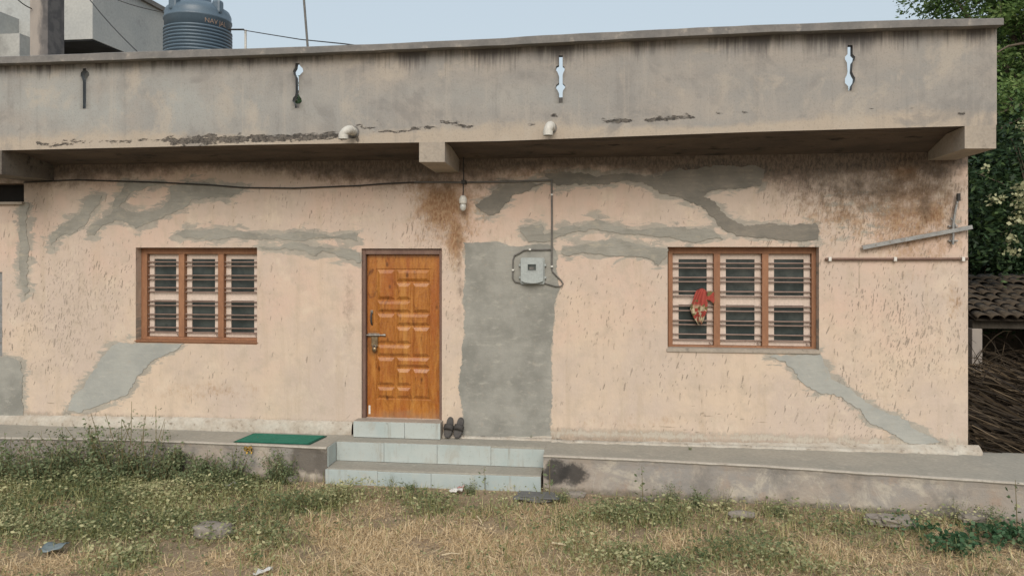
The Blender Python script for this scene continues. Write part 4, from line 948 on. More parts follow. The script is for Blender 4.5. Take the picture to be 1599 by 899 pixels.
# faded lettering bent round the tank
fc = bpy.data.curves.new("t", 'FONT'); fc.body = "NAV JAL"; fc.size = .15; fc.align_x = 'LEFT'; fc.extrude = 0
fo = bpy.data.objects.new("t", fc); COL.objects.link(fo); bpy.context.view_layer.update()
me = fo.evaluated_get(bpy.context.evaluated_depsgraph_get()).to_mesh()
k = MB(); rr = rt*.965+.006; vs = []
for v in me.vertices:
    a_ = R(-90+40)+(v.co.x*.80)/rr; vs.append((tc.x+rr*math.cos(a_), 4.3+rr*math.sin(a_), zbt+lo+.03+v.co.y*.82))
k.add(vs, [tuple(p.vertices) for p in me.polygons]); fo.to_mesh_clear(); bpy.data.objects.remove(fo); bpy.data.curves.remove(fc)
k.build("lettering", M['letter'], tk)
k = MB(); k.box((tc.x-.75, 3.5, ZW+.12), (tc.x+.75, 5.1, zbt-.001), .01); o = k.build("tank_stand", M['neigh'], loc=(tc.x, 4.3, ZW+.12)); tag(o, "low concrete block under the blue water tank, behind the parapet", "tank stand")

c0 = P(47, 40, 3.6); c1 = P(75, 40, 3.6)
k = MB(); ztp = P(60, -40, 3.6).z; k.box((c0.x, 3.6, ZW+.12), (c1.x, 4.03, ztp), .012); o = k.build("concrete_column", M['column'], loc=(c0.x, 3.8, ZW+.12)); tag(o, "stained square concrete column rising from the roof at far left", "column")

YN = 6.9
xn = P(145, 60, YN).x; zn0 = P(145, 61, YN).z; zn1 = P(225, 0, YN+2).z
k_ = (937-145)/(937-225); zn1 = CAM_Z+(HORIZON-0)/F_PX*(CS*(YN+CAM_D)*k_ - SN*xn)
nb = thing("neighbour_building", "pale grey concrete house with overhanging upper storey behind the parapet at left", "building", (xn-3, YN+2, 0))
k = MB(); k.box((xn-9, YN, zn0), (xn, YN+4.4, zn1)); k.build("upper_storey", M['neigh'], nb)
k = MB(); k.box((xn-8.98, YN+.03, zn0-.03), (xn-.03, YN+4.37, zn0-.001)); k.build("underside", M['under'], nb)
k = MB(); k.box((xn-9.05, YN-.05, zn1+.001), (xn+.08, YN+4.45, zn1+.12)); k.build("roof_edge", M['coping'], nb)
k = MB(); k.box((xn-9, YN+1.3, 0), (xn-1.0, YN+4.3, zn0-.031)); k.build("lower_wall", M['neigh'], nb)
bxr = P(30, 40, YN).x; bz1 = P(30, 30, YN).z; bz0 = P(30, 65, YN).z
k = MB(); k.box((bxr-5, YN-2.2, bz0), (bxr, YN-.001, bz1)); k.build("balcony", M['neigh'], nb)
k = MB(); k.box((bxr-4, YN-.6, 0), (P(31, 75, YN-.6).x, YN-.1, bz0-.001)); k.build("pier", M['neigh'], nb)
k = MB(); k.box((P(33, 75, YN+1.29).x, YN+1.25, bz0-1.4), (P(46, 75, YN+1.29).x, YN+1.31, bz0-.05)); k.build("opening", M['dark'], nb)

def pole(pts, r, Y, name, mat, label, cat):
    k = MB(); p = [P(a, b, Y) for a, b in pts]; p[-1] = Vector((p[-1].x, Y, ZW+.12)); k.tube(p, r, 8); o = k.build(name, M[mat], loc=p[-1]); tag(o, label, cat)
pole([(474,-14),(481,74),(484,120)], .018, 1.5, "antenna_pole", 'conduit', "thin dark pole leaning up from the roof right of the tank", "pole")
pole([(384,47),(384,75),(384,120)], .022, 4.0, "vent_pipe", 'pvc', "short pale upright pipe on the roof just right of the tank", "pipe")
k = MB(); k.tube([P(357,46.5,4.2), P(372,46.5,4.1), P(381,46.5,4.02)], .016, 6); k.tube([P(378,47,4.02), P(420,54,3.2), P(470,62,2.2), P(540,69,.4), P(570,73,-.3)], .008, 6)
o = k.build("tank_hose", M['black']); tag(o, "thin dark hose running from the tank down to the parapet top", "hose")
def wire(pts, r, label):
    a, b = [P(*p) for p in pts]; k = MB(); n = 12; k.tube([a.lerp(b, i/n)-Vector((0,0,.06*math.sin(math.pi*i/n))) for i in range(n+1)], r, 6); o = k.build("overhead_wire", M['black']); tag(o, label, "wire")
wire([(115,-35,2.0),(218,84,-.3)], .008, "black wire slanting steeply down across the grey neighbour house to the parapet")
wire([(150,-14,6.2),(268,22,3.75)], .009, "thin wire crossing the grey house high up towards the tank")
wire([(12,-20,3.2),(50,14,3.58)], .010, "short dark wire reaching the concrete column near the top left corner")

# ------------------------------------------------------------------ leaves helper
def leaf_quads(C, size, asp=.42, flat=0.):
    n = len(C); d = rng.normal(size=(n, 3)); d[:,2] *= .6-.35*flat; d /= np.linalg.norm(d, axis=1)[:,None]
    a = rng.normal(size=(n, 3)); a[:,2] += 2.2*flat; s = np.cross(d, a); s /= np.linalg.norm(s, axis=1)[:,None]+1e-9
    sz = np.asarray(size).reshape(-1, 1)
    p0 = C-d*sz*.5; p2 = C+d*sz*.5; p1 = C+s*sz*asp*.5; p3 = C-s*sz*asp*.5
    V = np.stack([p0, p1, p2, p3], 1).reshape(-1, 3); return V, np.arange(n*4).reshape(-1, 4)

def tree(name, label, base, trunk_top, blobs, n_cl, n_leaf, lsize, mat, r0=.16, group=None, spread=.30, branches=True, seed=1):
    rs_ = np.random.default_rng(seed); t = thing(name, label, "tree", base, group); base = Vector(base); top = Vector(trunk_top)
    k = MB(); pts = [base.lerp(top, i/6)+Vector((.12*math.sin(i*1.3+seed), .1*math.cos(i*1.7), 0))*(i/6) for i in range(7)]; pts[0].z -= .1
    k.tube(pts, r0, 10, r2=r0*.5); k.build("trunk", M['bark'], t)
    Cs = []; 
    wts = np.array([b[3]**2.2 for b in blobs]); wts /= wts.sum()
    for bi, b in enumerate(blobs):
        c_ = Vector(b[:3]); r = b[3]; s0 = pts[3+(bi % 4)] if bi else pts[-1]
        k = MB(); mid = s0.lerp(c_, .5)+Vector((0,0,.15)); k.tube([s0, mid, c_], r0*.38, 6, r2=.02); k.build("limb", M['bark'], t)
        n = max(3, int(n_cl*wts[bi])); d = rs_.normal(size=(n, 3)); d /= np.linalg.norm(d, axis=1)[:,None]; rad = r*(rs_.random(n)**.45)
        cc = np.array(c_)+d*rad[:,None]*np.array([1,1,.85]); Cs.append(cc)
        if branches:
            k = MB()
            for j in range(min(n, 26)):
                e = Vector(cc[j]); k.tube([c_.lerp(e, .05), c_.lerp(e, .55)+Vector((0,0,.05)), e], .014, 5, r2=.004, caps=False)
            k.build("twigs", M['bark'], t)
    Cs = np.concatenate(Cs); nl = n_leaf; ci = rs_.integers(0, len(Cs), nl)
    L_ = Cs[ci]+rs_.normal(size=(nl, 3))*spread*np.array([.6,.6,.42])
    V, q = leaf_quads(L_, lsize*(.6+.8*rs_.random(nl)))
    tint = np.clip(rs_.random(len(Cs))[ci]*.6+rs_.random(nl)*.4, 0, 1)
    fast_mesh("crown", V, q, M[mat], np.repeat(tint, 4), t)
    return t, Cs
def tp(px, py, Y): p = P(px, py, Y); return tuple(p)
# crown blobs where the foliage stands right of and behind the house
b1 = [tp(1560, -20, 5)+(1.25,), tp(1610, 60, 5)+(1.1,), tp(1640, 140, 4.6)+(1.1,), tp(1500, -60, 5.5)+(1.1,), tp(1680, 0, 5)+(1.3,), tp(1600, 175, 4.4)+(.75,), tp(1470, -30, 5)+(.6,), tp(1760, 100, 5)+(1.5,)]
gx0 = P(1690, 200, 5).x
tree("tall_tree", "tall feathery green tree rising above the right end of the parapet", (gx0, 5, 0), (gx0-.3, 5, 5.0), b1, 420, 42000, .085, 'tree_a', .2, seed=3, spread=.24)
b2 = [tp(1585, 240, 5.2)+(1.0,), tp(1560, 330, 5.6)+(1.0,), tp(1640, 300, 5.4)+(1.2,), tp(1540, 400, 5.8)+(.9,), tp(1620, 410, 5.6)+(1.1,), tp(1700, 380, 5.6)+(1.3,), tp(1530, 280, 6)+(.9,), tp(1650, 200, 6.2)+(1.2,), tp(1570, 470, 6)+(.9,)]
gx1 = P(1640, 300, 6).x
tree("dense_tree", "dense dark leafy tree behind the tiled shed", (gx1, 6, 0), (gx1, 6, 3.0), b2, 420, 46000, .11, 'tree_b', .18, seed=5, spread=.26)
b3 = [tp(1560, 120, 9)+(1.6,), tp(1620, 250, 9.5)+(1.9,), tp(1570, 380, 9.5)+(1.8,), tp(1700, 200, 9.5)+(2.0,), tp(1680, 400, 9.5)+(1.8,), tp(1750, 60, 9)+(1.8,)]
gx2 = P(1660, 300, 9.5).x
tree("broad_tree", "broad dark tree standing farthest back beyond the shed", (gx2, 9.5, 0), (gx2, 9.5, 3.8), b3, 520, 42000, .16, 'tree_b', .24, seed=8, spread=.36)
g3 = P(1335, 200, 12)
tree("young_tree", "small tree glimpsed through the rightmost slot of the parapet", (g3.x, 12, 0), (g3.x, 12, 4.5), [tp(1335, 185, 12)+(1.0,), tp(1310, 210, 12)+(.8,), tp(1360, 205, 12)+(.8,)], 120, 2600, .15, 'tree_b', .12, seed=11, spread=.3)
g3 = P(470, 200, 12)
tree("young_tree", "small tree glimpsed through the second parapet slot from the left", (g3.x, 12, 0), (g3.x, 12, 4.5), [tp(462, 160, 12)+(.85,), tp(480, 190, 12)+(.8,), tp(440, 190, 12)+(.8,)], 120, 2200, .15, 'tree_b', .12, seed=12, spread=.3)
# blossoming branch hanging in front
bt = thing("flowering_shrub", "shrub with cream blossom clusters between the wall corner and the shed", "shrub", tuple(P(1612, 387, 4.6).xy)+(0,))
k = MB(); bse = Vector(ORG[bt.name]); tips = [(1578,300),(1572,325),(1584,322),(1566,345),(1530,318),(1540,315),(1557,375),(1560,393),(1520,268),(1590,230),(1575,205)]
hub = P(1612, 330, 3.2); k.tube([bse, bse.lerp(hub, .5)+Vector((.1,0,0)), hub], .05, 8, r2=.03); k.build("trunk", M['bark'], bt)
k = MB(); TP_ = [P(a, b, 3.0) for a, b in tips]
for p in TP_: k.tube([hub, hub.lerp(p, .5)+Vector((0,0,.12)), p], .014, 6, r2=.005)
k.build("branches", M['bark'], bt)
C_ = []; tw = [1.3,1.2,1.5,.8,.6,.5,.5,.6,.35,.5,.5]
for p, wgt in zip(TP_, tw): C_.append(np.array(p)+np.array([-.02,-.42,.02])+rng.normal(size=(int(42*wgt), 3))*np.array([.05,.05,.045])*(.6+.5*wgt))
C_ = np.concatenate(C_); V, q = leaf_quads(C_, .04+.04*rng.random(len(C_)), asp=.9); fast_mesh("blossom", V, q, M['blossom'], np.repeat(rng.random(len(C_)), 4), bt)
C_ = np.concatenate([np.array(p)+rng.normal(size=(260, 3))*np.array([.22,.18,.18]) for p in TP_]); V, q = leaf_quads(C_, .06+.07*rng.random(len(C_))); fast_mesh("foliage", V, q, M['tree_b'], np.repeat(rng.random(len(C_)), 4), bt)
# a couple of bare branches reaching out beside the parapet
k = MB(); k.tube([P(1640,60,4.6), P(1600,68,4.5), P(1575,72,4.4), P(1558,82,4.4)], .028, 7, r2=.012); k.tube([P(1650,150,4.4), P(1600,162,4.3), P(1580,170,4.3), P(1556,178,4.3)], .03, 7, r2=.014); k.tube([P(1650,180,4.3), P(1600,182,4.2), P(1570,196,4.2), P(1556,206,4.2)], .025, 7, r2=.012)
for o in bpy.data.objects:
    if o.name == "tall_tree": k.build("limb", M['bark'], o)

# ------------------------------------------------------------------ shed and brushwood
ev = P(1560, 500, 2.0); rg = P(1560, 433, 3.9)
sx0 = P(1506, 470, 2.6).x; sx1 = sx0+3.6
sh = thing("tiled_shed", "low open shed with a mossy clay tile roof beside the house", "shed", ((sx0+sx1)/2, 3, 0))
Ys0, Ys1, z0_, z1_ = 2.0, 3.9, ev.z, rg.z; slope = Vector((0, Ys1-Ys0, z1_-z0_)); sl = slope.length; sd_ = slope/sl
mb0 = None; per = .17; nrow = 8; tl = sl/nrow
tile_me = None; cnt = 0
tm = MB(); vs = []; fs = []; nn = 6
for j, l in enumerate((0, tl*1.18)):
    for i in range(nn+1):
        a_ = math.pi*i/nn; rr = .088*(1.06 if j == 0 else .9); vs.append((-rr*math.cos(a_), l*sd_.y, l*sd_.z+rr*.62*math.sin(a_)+(.018 if j == 0 else 0)))
for i in range(nn): fs.append((i, i+1, nn+1+i+1, nn+1+i))
tm.add(vs, fs, True); proto = None
for c_ in range(int(3.6/per)):
    for r_ in range(nrow):
        if c_*nrow+r_ >= 168: pass
        pos = Vector((sx0+c_*per+random.uniform(-.012,.012), Ys0, z0_))+sd_*(r_*tl+random.uniform(-.02,.02)); pos.z += random.uniform(0,.015)
        if proto is None:
            proto = tm.build("roof_tile", M['clay'], sh); proto.location = pos-ORG[sh.name]; proto.modifiers.new("t", 'SOLIDIFY').thickness = .014
            for v in proto.data.vertices: v.co += ORG[sh.name]
            tl_o = proto
        else:
            tl_o = proto.copy(); COL.objects.link(tl_o); tl_o.parent = sh; tl_o.location = pos-ORG[sh.name]
        tl_o.rotation_euler = (random.uniform(-.07,.07), random.uniform(-.12,.12), random.uniform(-.16,.16))
k = MB(); k.add([(sx0-.1,Ys0+.03,z0_-.01),(sx1,Ys0+.03,z0_-.01),(sx1,Ys1,z1_-.02),(sx0-.1,Ys1,z1_-.02)], [(0,1,2,3),(3,2,1,0)]); k.add([(sx0-.1,Ys1+2,z0_),(sx1,Ys1+2,z0_),(sx1,Ys1,z1_-.02),(sx0-.1,Ys1,z1_-.02)], [(0,1,2,3),(3,2,1,0)]); k.build("roof_deck", M['clay'], sh)
k = MB(); k.box((sx0-.1, Ys0+.14, z0_-.13), (sx1, Ys0+.26, z0_-.012), .01); k.build("beam", M['timber'], sh)
for pxx in (1523, 1700):
    xx = P(pxx, 560, Ys0+.2).x; k = MB(); k.box((xx-.075, Ys0+.12, -.05), (xx+.06, Ys0+.27, z0_-.131), .012); k.build("post", M['column'], sh)
k = MB(); k.box((sx0-.15, Ys1+1.8, 0), (sx1, Ys1+1.9, z0_-.02)); k.build("back_wall", M['timber'], sh)
k = MB(); k.box((sx1-.1, Ys0+.3, 0), (sx1, Ys1+1.79, z0_-.02)); k.build("side_wall", M['timber'], sh)

def strands(n, fn, wid, seg=5):
    Vs = []; 
    T = np.linspace(0, 1, seg+1); pts, tint = fn(n, T)          # n, seg+1, 3
    d = np.gradient(pts, axis=1); rv = rng.normal(size=(n, 1, 3)); s = np.cross(d, rv); s /= np.linalg.norm(s, axis=2)[..., None]+1e-9
    wv = (np.asarray(wid).reshape(-1, 1)*(1-.6*T)[None])[..., None]
    A_ = pts-s*wv; B_ = pts+s*wv; V = np.stack([A_, B_], 2).reshape(-1, 3)
    m = (seg+1)*2; base = (np.arange(n)*m)[:, None]; j = np.arange(seg)[None]*2
    q = np.stack([base+j, base+j+1, base+j+3, base+j+2], -1).reshape(-1, 4); return V, q, np.repeat(tint, m)
def heap(n, T):
    x0 = XR+.12+rng.random(n)*2.6; y0 = .0+rng.random(n)**.8*2.6
    hmax = np.clip(.10+.34*y0, 0, .62)*np.clip(.45+ (x0-XR)*.6, .3, 1); h = hmax*rng.random(n)**.6
    ln = .9+1.3*rng.random(n); an = rng.normal(-.25, .28, n)
    px_ = x0[:,None]+(T[None]-.5)*ln[:,None]*np.cos(an)[:,None]; py_ = y0[:,None]+(T[None]-.5)*ln[:,None]*np.sin(an)[:,None]*.7
    px_ = np.maximum(px_, XR+.03); py_ = np.maximum(py_, -.12)
    sag = rng.normal(.10, .10, n); pz_ = np.maximum(.05, .12+h[:,None]*1.0+ (rng.normal(-.22,.16,n))[:,None]*(T[None]-.5)*ln[:,None] - sag[:,None]*((T[None]-.5)*2)**2+.15)
    return np.stack([px_, py_, pz_], -1), np.clip(rng.normal(.45, .28, n), 0, 1)
V, q, tn = strands(6500, heap, .004+.009*rng.random(6500))
bw = fast_mesh("brushwood_pile", V, q, M['straw'], tn); tag(bw, "tangled heap of dry brown fronds spilling from the shed beside the wall", "brushwood", kind='stuff')
def sticks(n, T):
    x0 = XR+.35+rng.random(n)*1.9; y0 = 1.0+rng.random(n)*1.6; z0 = .9+rng.random(n)*.25; ln = .5+.8*rng.random(n); an = rng.uniform(.1, 2.9, n)
    px_ = x0[:,None]+T[None]*ln[:,None]*np.cos(an)[:,None]*.8; pz_ = z0[:,None]+T[None]*ln[:,None]*np.sin(an)[:,None]*.55+.1*np.sin(T*3)[None]; py_ = y0[:,None]+T[None]*rng.normal(0,.2,n)[:,None]
    return np.stack([px_, py_, np.minimum(pz_, 1.62)], -1), np.clip(rng.normal(.35, .25, n), 0, 1)
V, q, tn = strands(90, sticks, .004+.006*rng.random(90))
bw2 = fast_mesh("loose_fronds", V, q, M['straw'], tn); tag(bw2, "loose dry stalks sticking up out of the brushwood under the shed roof", "dry stalks", kind='stuff')

# ------------------------------------------------------------------ stones and litter on the ground
def rock(px, py, sx, sy, sz, mat, label, cat="stone", seed=0, flat=False, z=0., group=None):
    c_ = G(px, py, 0); bm = bmesh.new(); bmesh.ops.create_cube(bm, size=1); bmesh.ops.subdivide_edges(bm, edges=bm.edges[:], cuts=4 if not flat else 3, use_grid_fill=True)
    for v in bm.verts:
        p = v.co.copy(); sph = p.normalized()*.55; p = p.lerp(sph, .2 if flat else .6); nz = mnoise.fractal(p*2.2+Vector((seed*7.1, 0, 0)), 1, 2, 3)
        p *= 1+.28*nz; v.co = Vector((c_.x+p.x*sx, c_.y+p.y*sy, p.z*sz+sz*.3+z+.0))
    k = MB(); k.bm(bm, not flat); o = k.build(f"{cat.replace(' ', '_')}", M[mat], loc=(c_.x, c_.y, 0)); tag(o, label, cat, group); return o
rock(335, 838, .36, .22, .12, 'stone', "brownish rounded rock in the left grass", seed=1, z=.03)
rock(1372, 822, .22, .15, .07, 'stone', "left half of the broken flat slab below the right plinth", "stone slab", seed=2, flat=True, z=.05)
rock(1398, 824, .28, .16, .08, 'stone', "right half of the broken flat slab below the right plinth", "stone slab", seed=3, flat=True, z=.05)
rock(838, 782, .42, .2, .05, 'slate', "dark flat slate on the ground right of the steps", "stone slab", seed=4, flat=True, z=.035)
rock(1160, 813, .26, .08, .06, 'stone', "narrow pale stone lying in the grass under the right window", seed=5, z=.05)
rock(1520, 818, .24, .14, .07, 'stone', "flat stone half hidden in weeds at far right", "stone slab", seed=6, flat=True, z=.05)
rock(496, 741, .17, .14, .14, 'stone', "chunky rubble stone at the broken plinth corner beside the steps", seed=7)
rock(478, 748, .24, .16, .15, 'stone', "rubble stone lying left of the broken plinth corner", seed=8)
rock(455, 753, .15, .12, .10, 'stone', "small rubble stone at the weeds left of the steps", seed=9)
rock(900, 775, .2, .10, .07, 'stone', "small dirty stone at the foot of the blackened plinth", seed=10)
rock(1010, 781, .16, .08, .05, 'stone', "tiny stone at the foot of the right plinth", seed=11)
def scrap(px, py, w_, d_, mat, label, seed, cat="litter"):
    c_ = G(px, py, .03); k = MB(); n = 7; vs = []; fs = []
    for j in range(n):
        for i in range(n):
            u, v = i/(n-1)-.5, j/(n-1)-.5; h = .035*mnoise.fractal(Vector((u*3+seed*5, v*3, 0)), 1, 2, 3)+.05
            vs.append((c_.x+u*w_*(1-.4*abs(v)), c_.y+v*d_*(1-.5*abs(u))+.03*math.sin(u*6+seed), h+ .03*u))
    for j in range(n-1):
        for i in range(n-1): fs.append((j*n+i, j*n+i+1, (j+1)*n+i+1, (j+1)*n+i))
    k.add(vs, fs, True); o = k.build(cat.replace(' ', '_'), M[mat], loc=(c_.x, c_.y, 0)); o.modifiers.new("t", 'SOLIDIFY').thickness = .003; tag(o, label, cat)
scrap(362, 757, .12, .10, 'litter', "crumpled white scrap in the grass below the green mat", 1)
scrap(713, 767, .16, .09, 'litter', "white scrap lying at the foot of the steps", 2)
scrap(720, 764, .10, .06, 'litter_red', "small red wrapper at the foot of the steps", 3)
scrap(82, 856, .26, .18, 'blue_litter', "faded blue grey plastic sheet in the left foreground grass", 4)
scrap(14, 889, .2, .14, 'litter', "pale crumpled scrap in the bottom left corner", 5) if False else None
scrap(410, 895, .16, .10, 'litter', "pale scrap at the bottom edge of the dry grass", 6)
def straw_piece(p0, p1, r, label):
    a, b = G(*p0, .05), G(*p1, .035); k = MB(); k.tube([a, a.lerp(b, .5)+Vector((0,0,.012)), b], r, 6, r2=r*.5); o = k.build("dry_stalk", M['straw_pale'], loc=a); tag(o, label, "dry stalk", "dry stalks lying on the grass")
n = NT("bleached_stalk"); M['straw_pale'] = n.done(n.mix(n.noise(20), (.52,.42,.27), (.62,.53,.38)), .8, None, .2)
straw_piece((863,847), (898,856), .012, "pale thick dry stalk lying in the grass below the dark slate")
straw_piece((746,806), (755,820), .010, "short pale stalk pointing up in the middle of the yard")
straw_piece((992,848), (1004,857), .007, "thin curved pale stalk right of the thick one")
straw_piece((478,793), (487,803), .008, "short pale stalk in the green grass below the steps")
straw_piece((690,866), (720,864), .007, "long thin pale stalk across the dry centre of the yard")

# ------------------------------------------------------------------ grass and weeds
def front_y(x): return np.where((x > fl.x) & (x < fr_.x), YL, np.interp(x, FRX, FRY))-.03
def sm(v, a, b): t = np.clip((v-a)/(b-a), 0, 1); return t*t*(3-2*t)
def n2(x, y, s, o):                                    # cheap value noise
    return .5+.25*(np.sin(x*s*1.3+o+1.7*np.sin(y*s*.9+o))+np.sin(y*s*1.7+2*o+1.3*np.sin(x*s*1.1)))
def green_map(x, y):
    px, py = proj(x, y, 0*x)
    g = .12+.9*sm(px, 520, 330)*sm(py, 872-.0*px, 815)
    g = np.maximum(g, .75*el(px, py, 655, 790, 70, 26)); g = np.maximum(g, .8*el(px, py, 500, 790, 120, 34))
    g = np.maximum(g, .75*el(px, py, 1000, 815, 300, 34)); g = np.maximum(g, .65*el(px, py, 1050, 880, 340, 45)); g = np.maximum(g, .55*el(px, py, 1300, 840, 180, 40)); g = np.maximum(g, .8*el(px, py, 1190, 890, 70, 34))
    g = np.maximum(g, .85*el(px, py, 190, 870, 80, 34)); g = np.maximum(g, .75*el(px, py, 420, 840, 70, 40)); g = np.maximum(g, .5*el(px, py, 1430, 815, 160, 24)); g = np.maximum(g, .6*el(px, py, 400, 880, 40, 20))
    g *= 1-.75*el(px, py, 640, 862, 210, 42)
    return np.clip(g*(.3+1.25*n2(x, y, 3.1, .7)*(.45+n2(x-.4*y, y, 8.3, 1.9))), .01, 1)
def dry_map(x, y):
    px, py = proj(x, y, 0*x)
    d = .30+1.2*el(px, py, 640, 868, 280, 60)+.7*el(px, py, 880, 820, 130, 40)+.55*el(px, py, 1350, 870, 330, 50)+.5*el(px, py, 90, 885, 160, 30)+.4*el(px, py, 1000, 870, 250, 40)
    d -= .7*el(px, py, 730, 782, 110, 20)+.6*el(px, py, 690, 838, 50, 30)+.4*el(px, py, 640, 875, 30, 14)+.6*el(px, py, 1000, 785, 150, 12)
    return np.clip(d*(.25+1.3*n2(x, y, 4.3, 2.1)*(.5+n2(x+.3*y, y, 9.7, 5.2))), .02, 1)
def sample(n, fmap, pw=1.):
    xs_, ys_ = [], []; tot = 0
    while tot < n:
        x = rng.uniform(-9.5, 7.5, 60000); y = rng.uniform(-4.6, -.5, 60000); k_ = (y < front_y(x)) & (rng.random(60000) < fmap(x, y)**pw)
        xs_.append(x[k_]); ys_.append(y[k_]); tot += int(k_.sum())
    return np.concatenate(xs_)[:n], np.concatenate(ys_)[:n]
def blades(x, y, ln, wd, lean, curl, z0=None):
    n = len(x); an = rng.uniform(0, 2*math.pi, n); T = np.array([0, .45, .8, 1.]); z = ground_h(x, y) if z0 is None else z0
    th = lean[:,None]+curl[:,None]*T[None]; step = np.diff(T, prepend=0)[None]*ln[:,None]
    hx_ = np.cumsum(np.sin(th)*step, 1); hz_ = np.cumsum(np.cos(th)*step, 1)
    c_ = np.stack([x[:,None]+hx_*np.cos(an)[:,None], y[:,None]+hx_*np.sin(an)[:,None], np.maximum(z[:,None]+hz_, z[:,None]+.004)], -1)
    fa = an+math.pi/2+rng.normal(0, .5, n); s = np.stack([np.cos(fa), np.sin(fa), rng.normal(0,.3,n)], -1)[:,None,:]*(wd[:,None]*np.array([1,.85,.5,.08])[None])[...,None]
    V = np.stack([c_-s, c_+s], 2).reshape(-1, 3); m = 8; base = (np.arange(n)*m)[:,None]; j = np.arange(3)[None]*2
    return V, np.stack([base+j, base+j+1, base+j+3, base+j+2], -1).reshape(-1, 4), m
N = 90000; x, y = sample(N, dry_map, 1.6); ln = .035+.11*rng.random(N)**1.8; lean = np.clip(rng.normal(1.25, .3, N), .1, 1.6)
V, q, m = blades(x, y, ln, .0014+.0024*rng.random(N)**2, lean, rng.normal(.2, .6, N)); o = fast_mesh("dry_grass", V, q, M['dry'], np.repeat(np.clip(rng.normal(.5,.22,N), 0, 1), m)); tag(o, "dry straw coloured grass lying over the yard", "dry grass", kind='stuff')
N = 30000; x, y = sample(N, green_map); ln = (.05+.10*rng.random(N))*(.8+.5*n2(x, y, 2.2, 4)); lean = np.abs(rng.normal(.35, .35, N))
V, q, m = blades(x, y, ln, .002+.003*rng.random(N), lean, rng.normal(.5, .5, N)); o = fast_mesh("green_grass", V, q, M['grass'], np.repeat(np.clip(rng.normal(.45,.25,N)+.25*(n2(x,y,1.7,3)-.5), 0, 1), m)); tag(o, "short green grass growing through the yard", "grass", kind='stuff')
# small leafy ground weeds
N = 60000; x, y = sample(N, green_map, 1.6); z = ground_h(x, y)+.01+.13*rng.random(N)**1.3*(.5+n2(x, y, 3., 1.1))
V, q = leaf_quads(np.stack([x, y, z], -1), .016+.036*rng.random(N)**1.5, asp=.6, flat=.8); o = fast_mesh("ground_weeds", V, q, M['weed'], np.repeat(np.clip(rng.normal(.5,.3,N)+.7*(n2(x,y,2.3,3)-.5), 0, 1), 4)); tag(o, "low small leaved weeds covering the left yard", "weeds", kind='stuff')
# soil crumbs and chips
N = 5000; x = rng.uniform(-9, 6, N); y = rng.uniform(-4.2, -.6, N); k_ = y < front_y(x); x, y = x[k_], y[k_]; V, q = leaf_quads(np.stack([x, y, ground_h(x, y)+.008], -1), .012+.02*rng.random(len(x)), asp=.7); o = fast_mesh("soil_litter", V, q, M['dry'], np.repeat(rng.random(len(x)), 4)); tag(o, "scattered chips and dead leaves on the soil", "litter", kind='stuff')

# tall weeds along the left plinth: a few kinds, copied
def weed_proto(kind, seed):
    rs_ = np.random.default_rng(seed); t = thing("weed", "x", "weed", (0, 0, -5), "weeds growing along the plinth")
    ORG[t.name] = Vector((0,0,0)); k = MB(); C_ = []; S_ = []; ns = (12, 8, 14, 1)[kind]; hh = (.44, .56, .32, .36)[kind]
    for i in range(ns):
        an = rs_.uniform(0, 6.28); sp = rs_.random()*.16 if ns > 1 else .01; h = hh*(.6+.5*rs_.random()) if ns > 1 else hh
        p = [Vector((sp*.3*math.cos(an), sp*.3*math.sin(an), -.02)), Vector((sp*math.cos(an), sp*math.sin(an), h*.5)), Vector((sp*1.7*math.cos(an+.3), sp*1.7*math.sin(an+.3), h))]
        k.tube(p, .0042, 5, r2=.0018, caps=False)
        nl = int((34, 30, 34, 14)[kind]*(.7+.6*rs_.random()))
        for j in range(nl):
            f = rs_.random()**.8 if ns > 1 else .35+.65*j/nl; b = p[0].lerp(p[1], f*2) if f < .5 else p[1].lerp(p[2], f*2-1)
            C_.append(np.array(b)+rs_.normal(size=3)*np.array([.045,.045,.025])*(1 if ns > 1 else .7)); S_.append((.045, .034, .05, .045)[kind]*(.6+.8*rs_.random())*(1.15-.5*f))
    st = k.build("stem", M['weed_stem'], t); set_attr(st, "tint", np.full(len(st.data.vertices), .5))
    V, q = leaf_quads(np.array(C_), np.array(S_), asp=.5); fast_mesh("foliage", V, q, M['weed_row'], np.repeat(np.clip(rs_.normal(.42,.26,len(C_)), 0, 1), 4), t)
    return t
protos = [weed_proto(i % 4, 20+i) for i in range(6)]; used = [False]*6
def place_weed(px, py, kind, sc_, label, z=0., yoff=None):
    if z == 0.:
        c_ = G(px, py, 0)
    else: c_ = G(px, py, z)
    lim = float(front_y(np.array([c_.x]))[0])
    if z == 0. and c_.y > lim-.06: c_.y = lim-.06
    o = protos[kind]
    if used[kind]: o = copy_tree(o)
    used[kind] = True
    o.location = (c_.x, c_.y, z); o.rotation_euler = (0, 0, random.uniform(0, 6.28)); o.scale = (sc_, sc_, sc_*random.uniform(.9, 1.15)); o["label"] = label
ORD = "leftmost second third fourth fifth sixth seventh eighth ninth tenth eleventh twelfth thirteenth fourteenth fifteenth sixteenth seventeenth eighteenth nineteenth twentieth twenty-first twenty-second twenty-third twenty-fourth twenty-fifth twenty-sixth twenty-seventh twenty-eighth twenty-ninth".split()
row = [x_ for x_ in (2+i*13.3+random.uniform(-5, 5) for i in range(33)) if not 366 < x_ < 425][:29]
for i, px_ in enumerate(row):
    tall = .95+.3*math.sin(i*1.9)+(.2 if 130 < px_ < 230 else 0)-(.25 if px_ > 300 else 0); tall = max(.6, tall)
    lb_ = f"{'tall' if tall > 1 else 'low' if tall < .8 else 'bushy'} weed, {ORD[i]}{'' if i == 0 else ' from the left'} in the row against the left plinth"
    place_weed(px_, random.uniform(738, 758), random.choice((0, 2, 4, 0, 1)), tall, lb_)
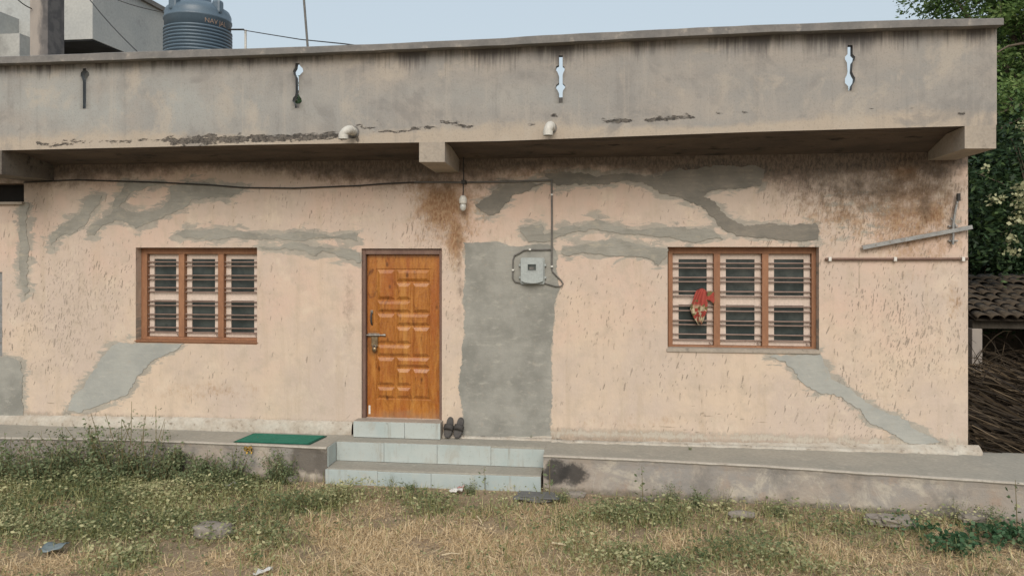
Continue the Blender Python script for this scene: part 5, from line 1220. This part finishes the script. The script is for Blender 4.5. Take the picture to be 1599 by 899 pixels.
for i in range(5): place_weed(-30-i*26, random.uniform(742, 760), random.choice((0, 2, 1)), .9, "weed continuing the left plinth row past the left edge of the photo")
place_weed(448, 748, 0, .8, "dense green weed against the plinth below the right end of the green mat"); place_weed(462, 745, 2, .75, "weed beside the rubble stones left of the steps")
for (a, b, kd, s_, lb_) in [(858,782,3,1.35,"tall single weed stalk in front of the right plinth"), (1005,790,3,1.15,"thin stalk at the plinth foot right of the dark stain"),
    (1590,832,3,1.25,"single dark leafed stalk at the far right end of the plinth"), (758,772,3,.9,"sprig standing before the right part of the steps"), (735,772,2,.42,"low weed clump at the foot of the steps, left of the sprig"), (640,766,2,.33,"tiny weed at the middle of the lower step"), (610,764,1,.3,"thin weed at the left middle of the lower step"),
    (1090,792,2,.55,"bushy weed at the plinth foot below the right window's left edge"), (1050,788,0,.5,"round green weed at the plinth foot left of the right window"), (1130,797,1,.45,"feathery weed at the plinth foot below the right window"), (1215,806,2,.4,"low dark weed at the plinth foot right of the window middle"), (880,785,2,.38,"small weed beside the blackened plinth corner"), (1290,806,1,.32,"small sparse weed at the plinth foot below the cement streak"), (1545,822,0,.5,"weed clump among stones at the far right plinth foot"), (1495,815,1,.45,"sparse weed near the right end of the plinth")]:
    place_weed(a, b, kd if kd != 3 else 3, s_, lb_)
for (a, b, s_, lb_) in [(52,661,.26,"little weed growing on the plinth ledge at far left"), (105,662,.14,"tiny weed on the plinth ledge under the grey diagonal patch"), (318,669,.28,"little dark weed on the plinth ledge under the left window"), (402,673,.2,"tiny weed behind the left end of the green mat"), (470,674,.26,"little weed behind the right half of the green mat"), (492,674,.2,"tiny weed behind the right corner of the green mat"), (180,666,.12,"tiny sprig on the left plinth ledge"), (830,687,.14,"tiny weed at the foot of the grey cement panel"), (1078,702,.11,"tiny dark weed on the right plinth ledge")]:
    place_weed(a, b, random.choice((2, 5)), s_, lb_, ZP)
for i, u_ in enumerate(used):
    if not u_:
        for ch in list(protos[i].children): bpy.data.objects.remove(ch)
        bpy.data.objects.remove(protos[i])

# creeper patch bottom right
cr = thing("creeper_plant", "spreading dark green creeper with round leaves in the bottom right corner", "plant", tuple(G(1540, 860, 0)))
C_ = []; k = MB(); ctr = G(1540, 858, 0)
for i in range(46):
    c_ = G(1436+rng.random()*230, 826+rng.random()*46, 0); px_, py_ = c_.x, c_.y; an = rng.uniform(0, 6.28); ln = .15+.3*rng.random()
    p = [c_+Vector((0,0,.01)), c_+Vector((ln*.5*math.cos(an), ln*.3*math.sin(an), .09)), c_+Vector((ln*math.cos(an), ln*.6*math.sin(an), .05))]; k.tube(p, .004, 5, caps=False)
    for j in range(30):
        f = rng.random(); b = p[0].lerp(p[1], f*2) if f < .5 else p[1].lerp(p[2], f*2-1); C_.append(np.array(b)+rng.normal(size=3)*np.array([.05,.045,.03])+np.array([0,0,.03]))
st = k.build("stem", M['weed_stem'], cr); set_attr(st, "tint", np.full(len(st.data.vertices), .3))
C_ = np.array(C_); C_[:,2] = np.maximum(C_[:,2], .01); V, q = leaf_quads(C_, .03+.03*rng.random(len(C_)), asp=.8); fast_mesh("foliage", V, q, M['creeper'], np.repeat(np.clip(rng.normal(.5,.25,len(C_)), 0, 1), 4), cr)
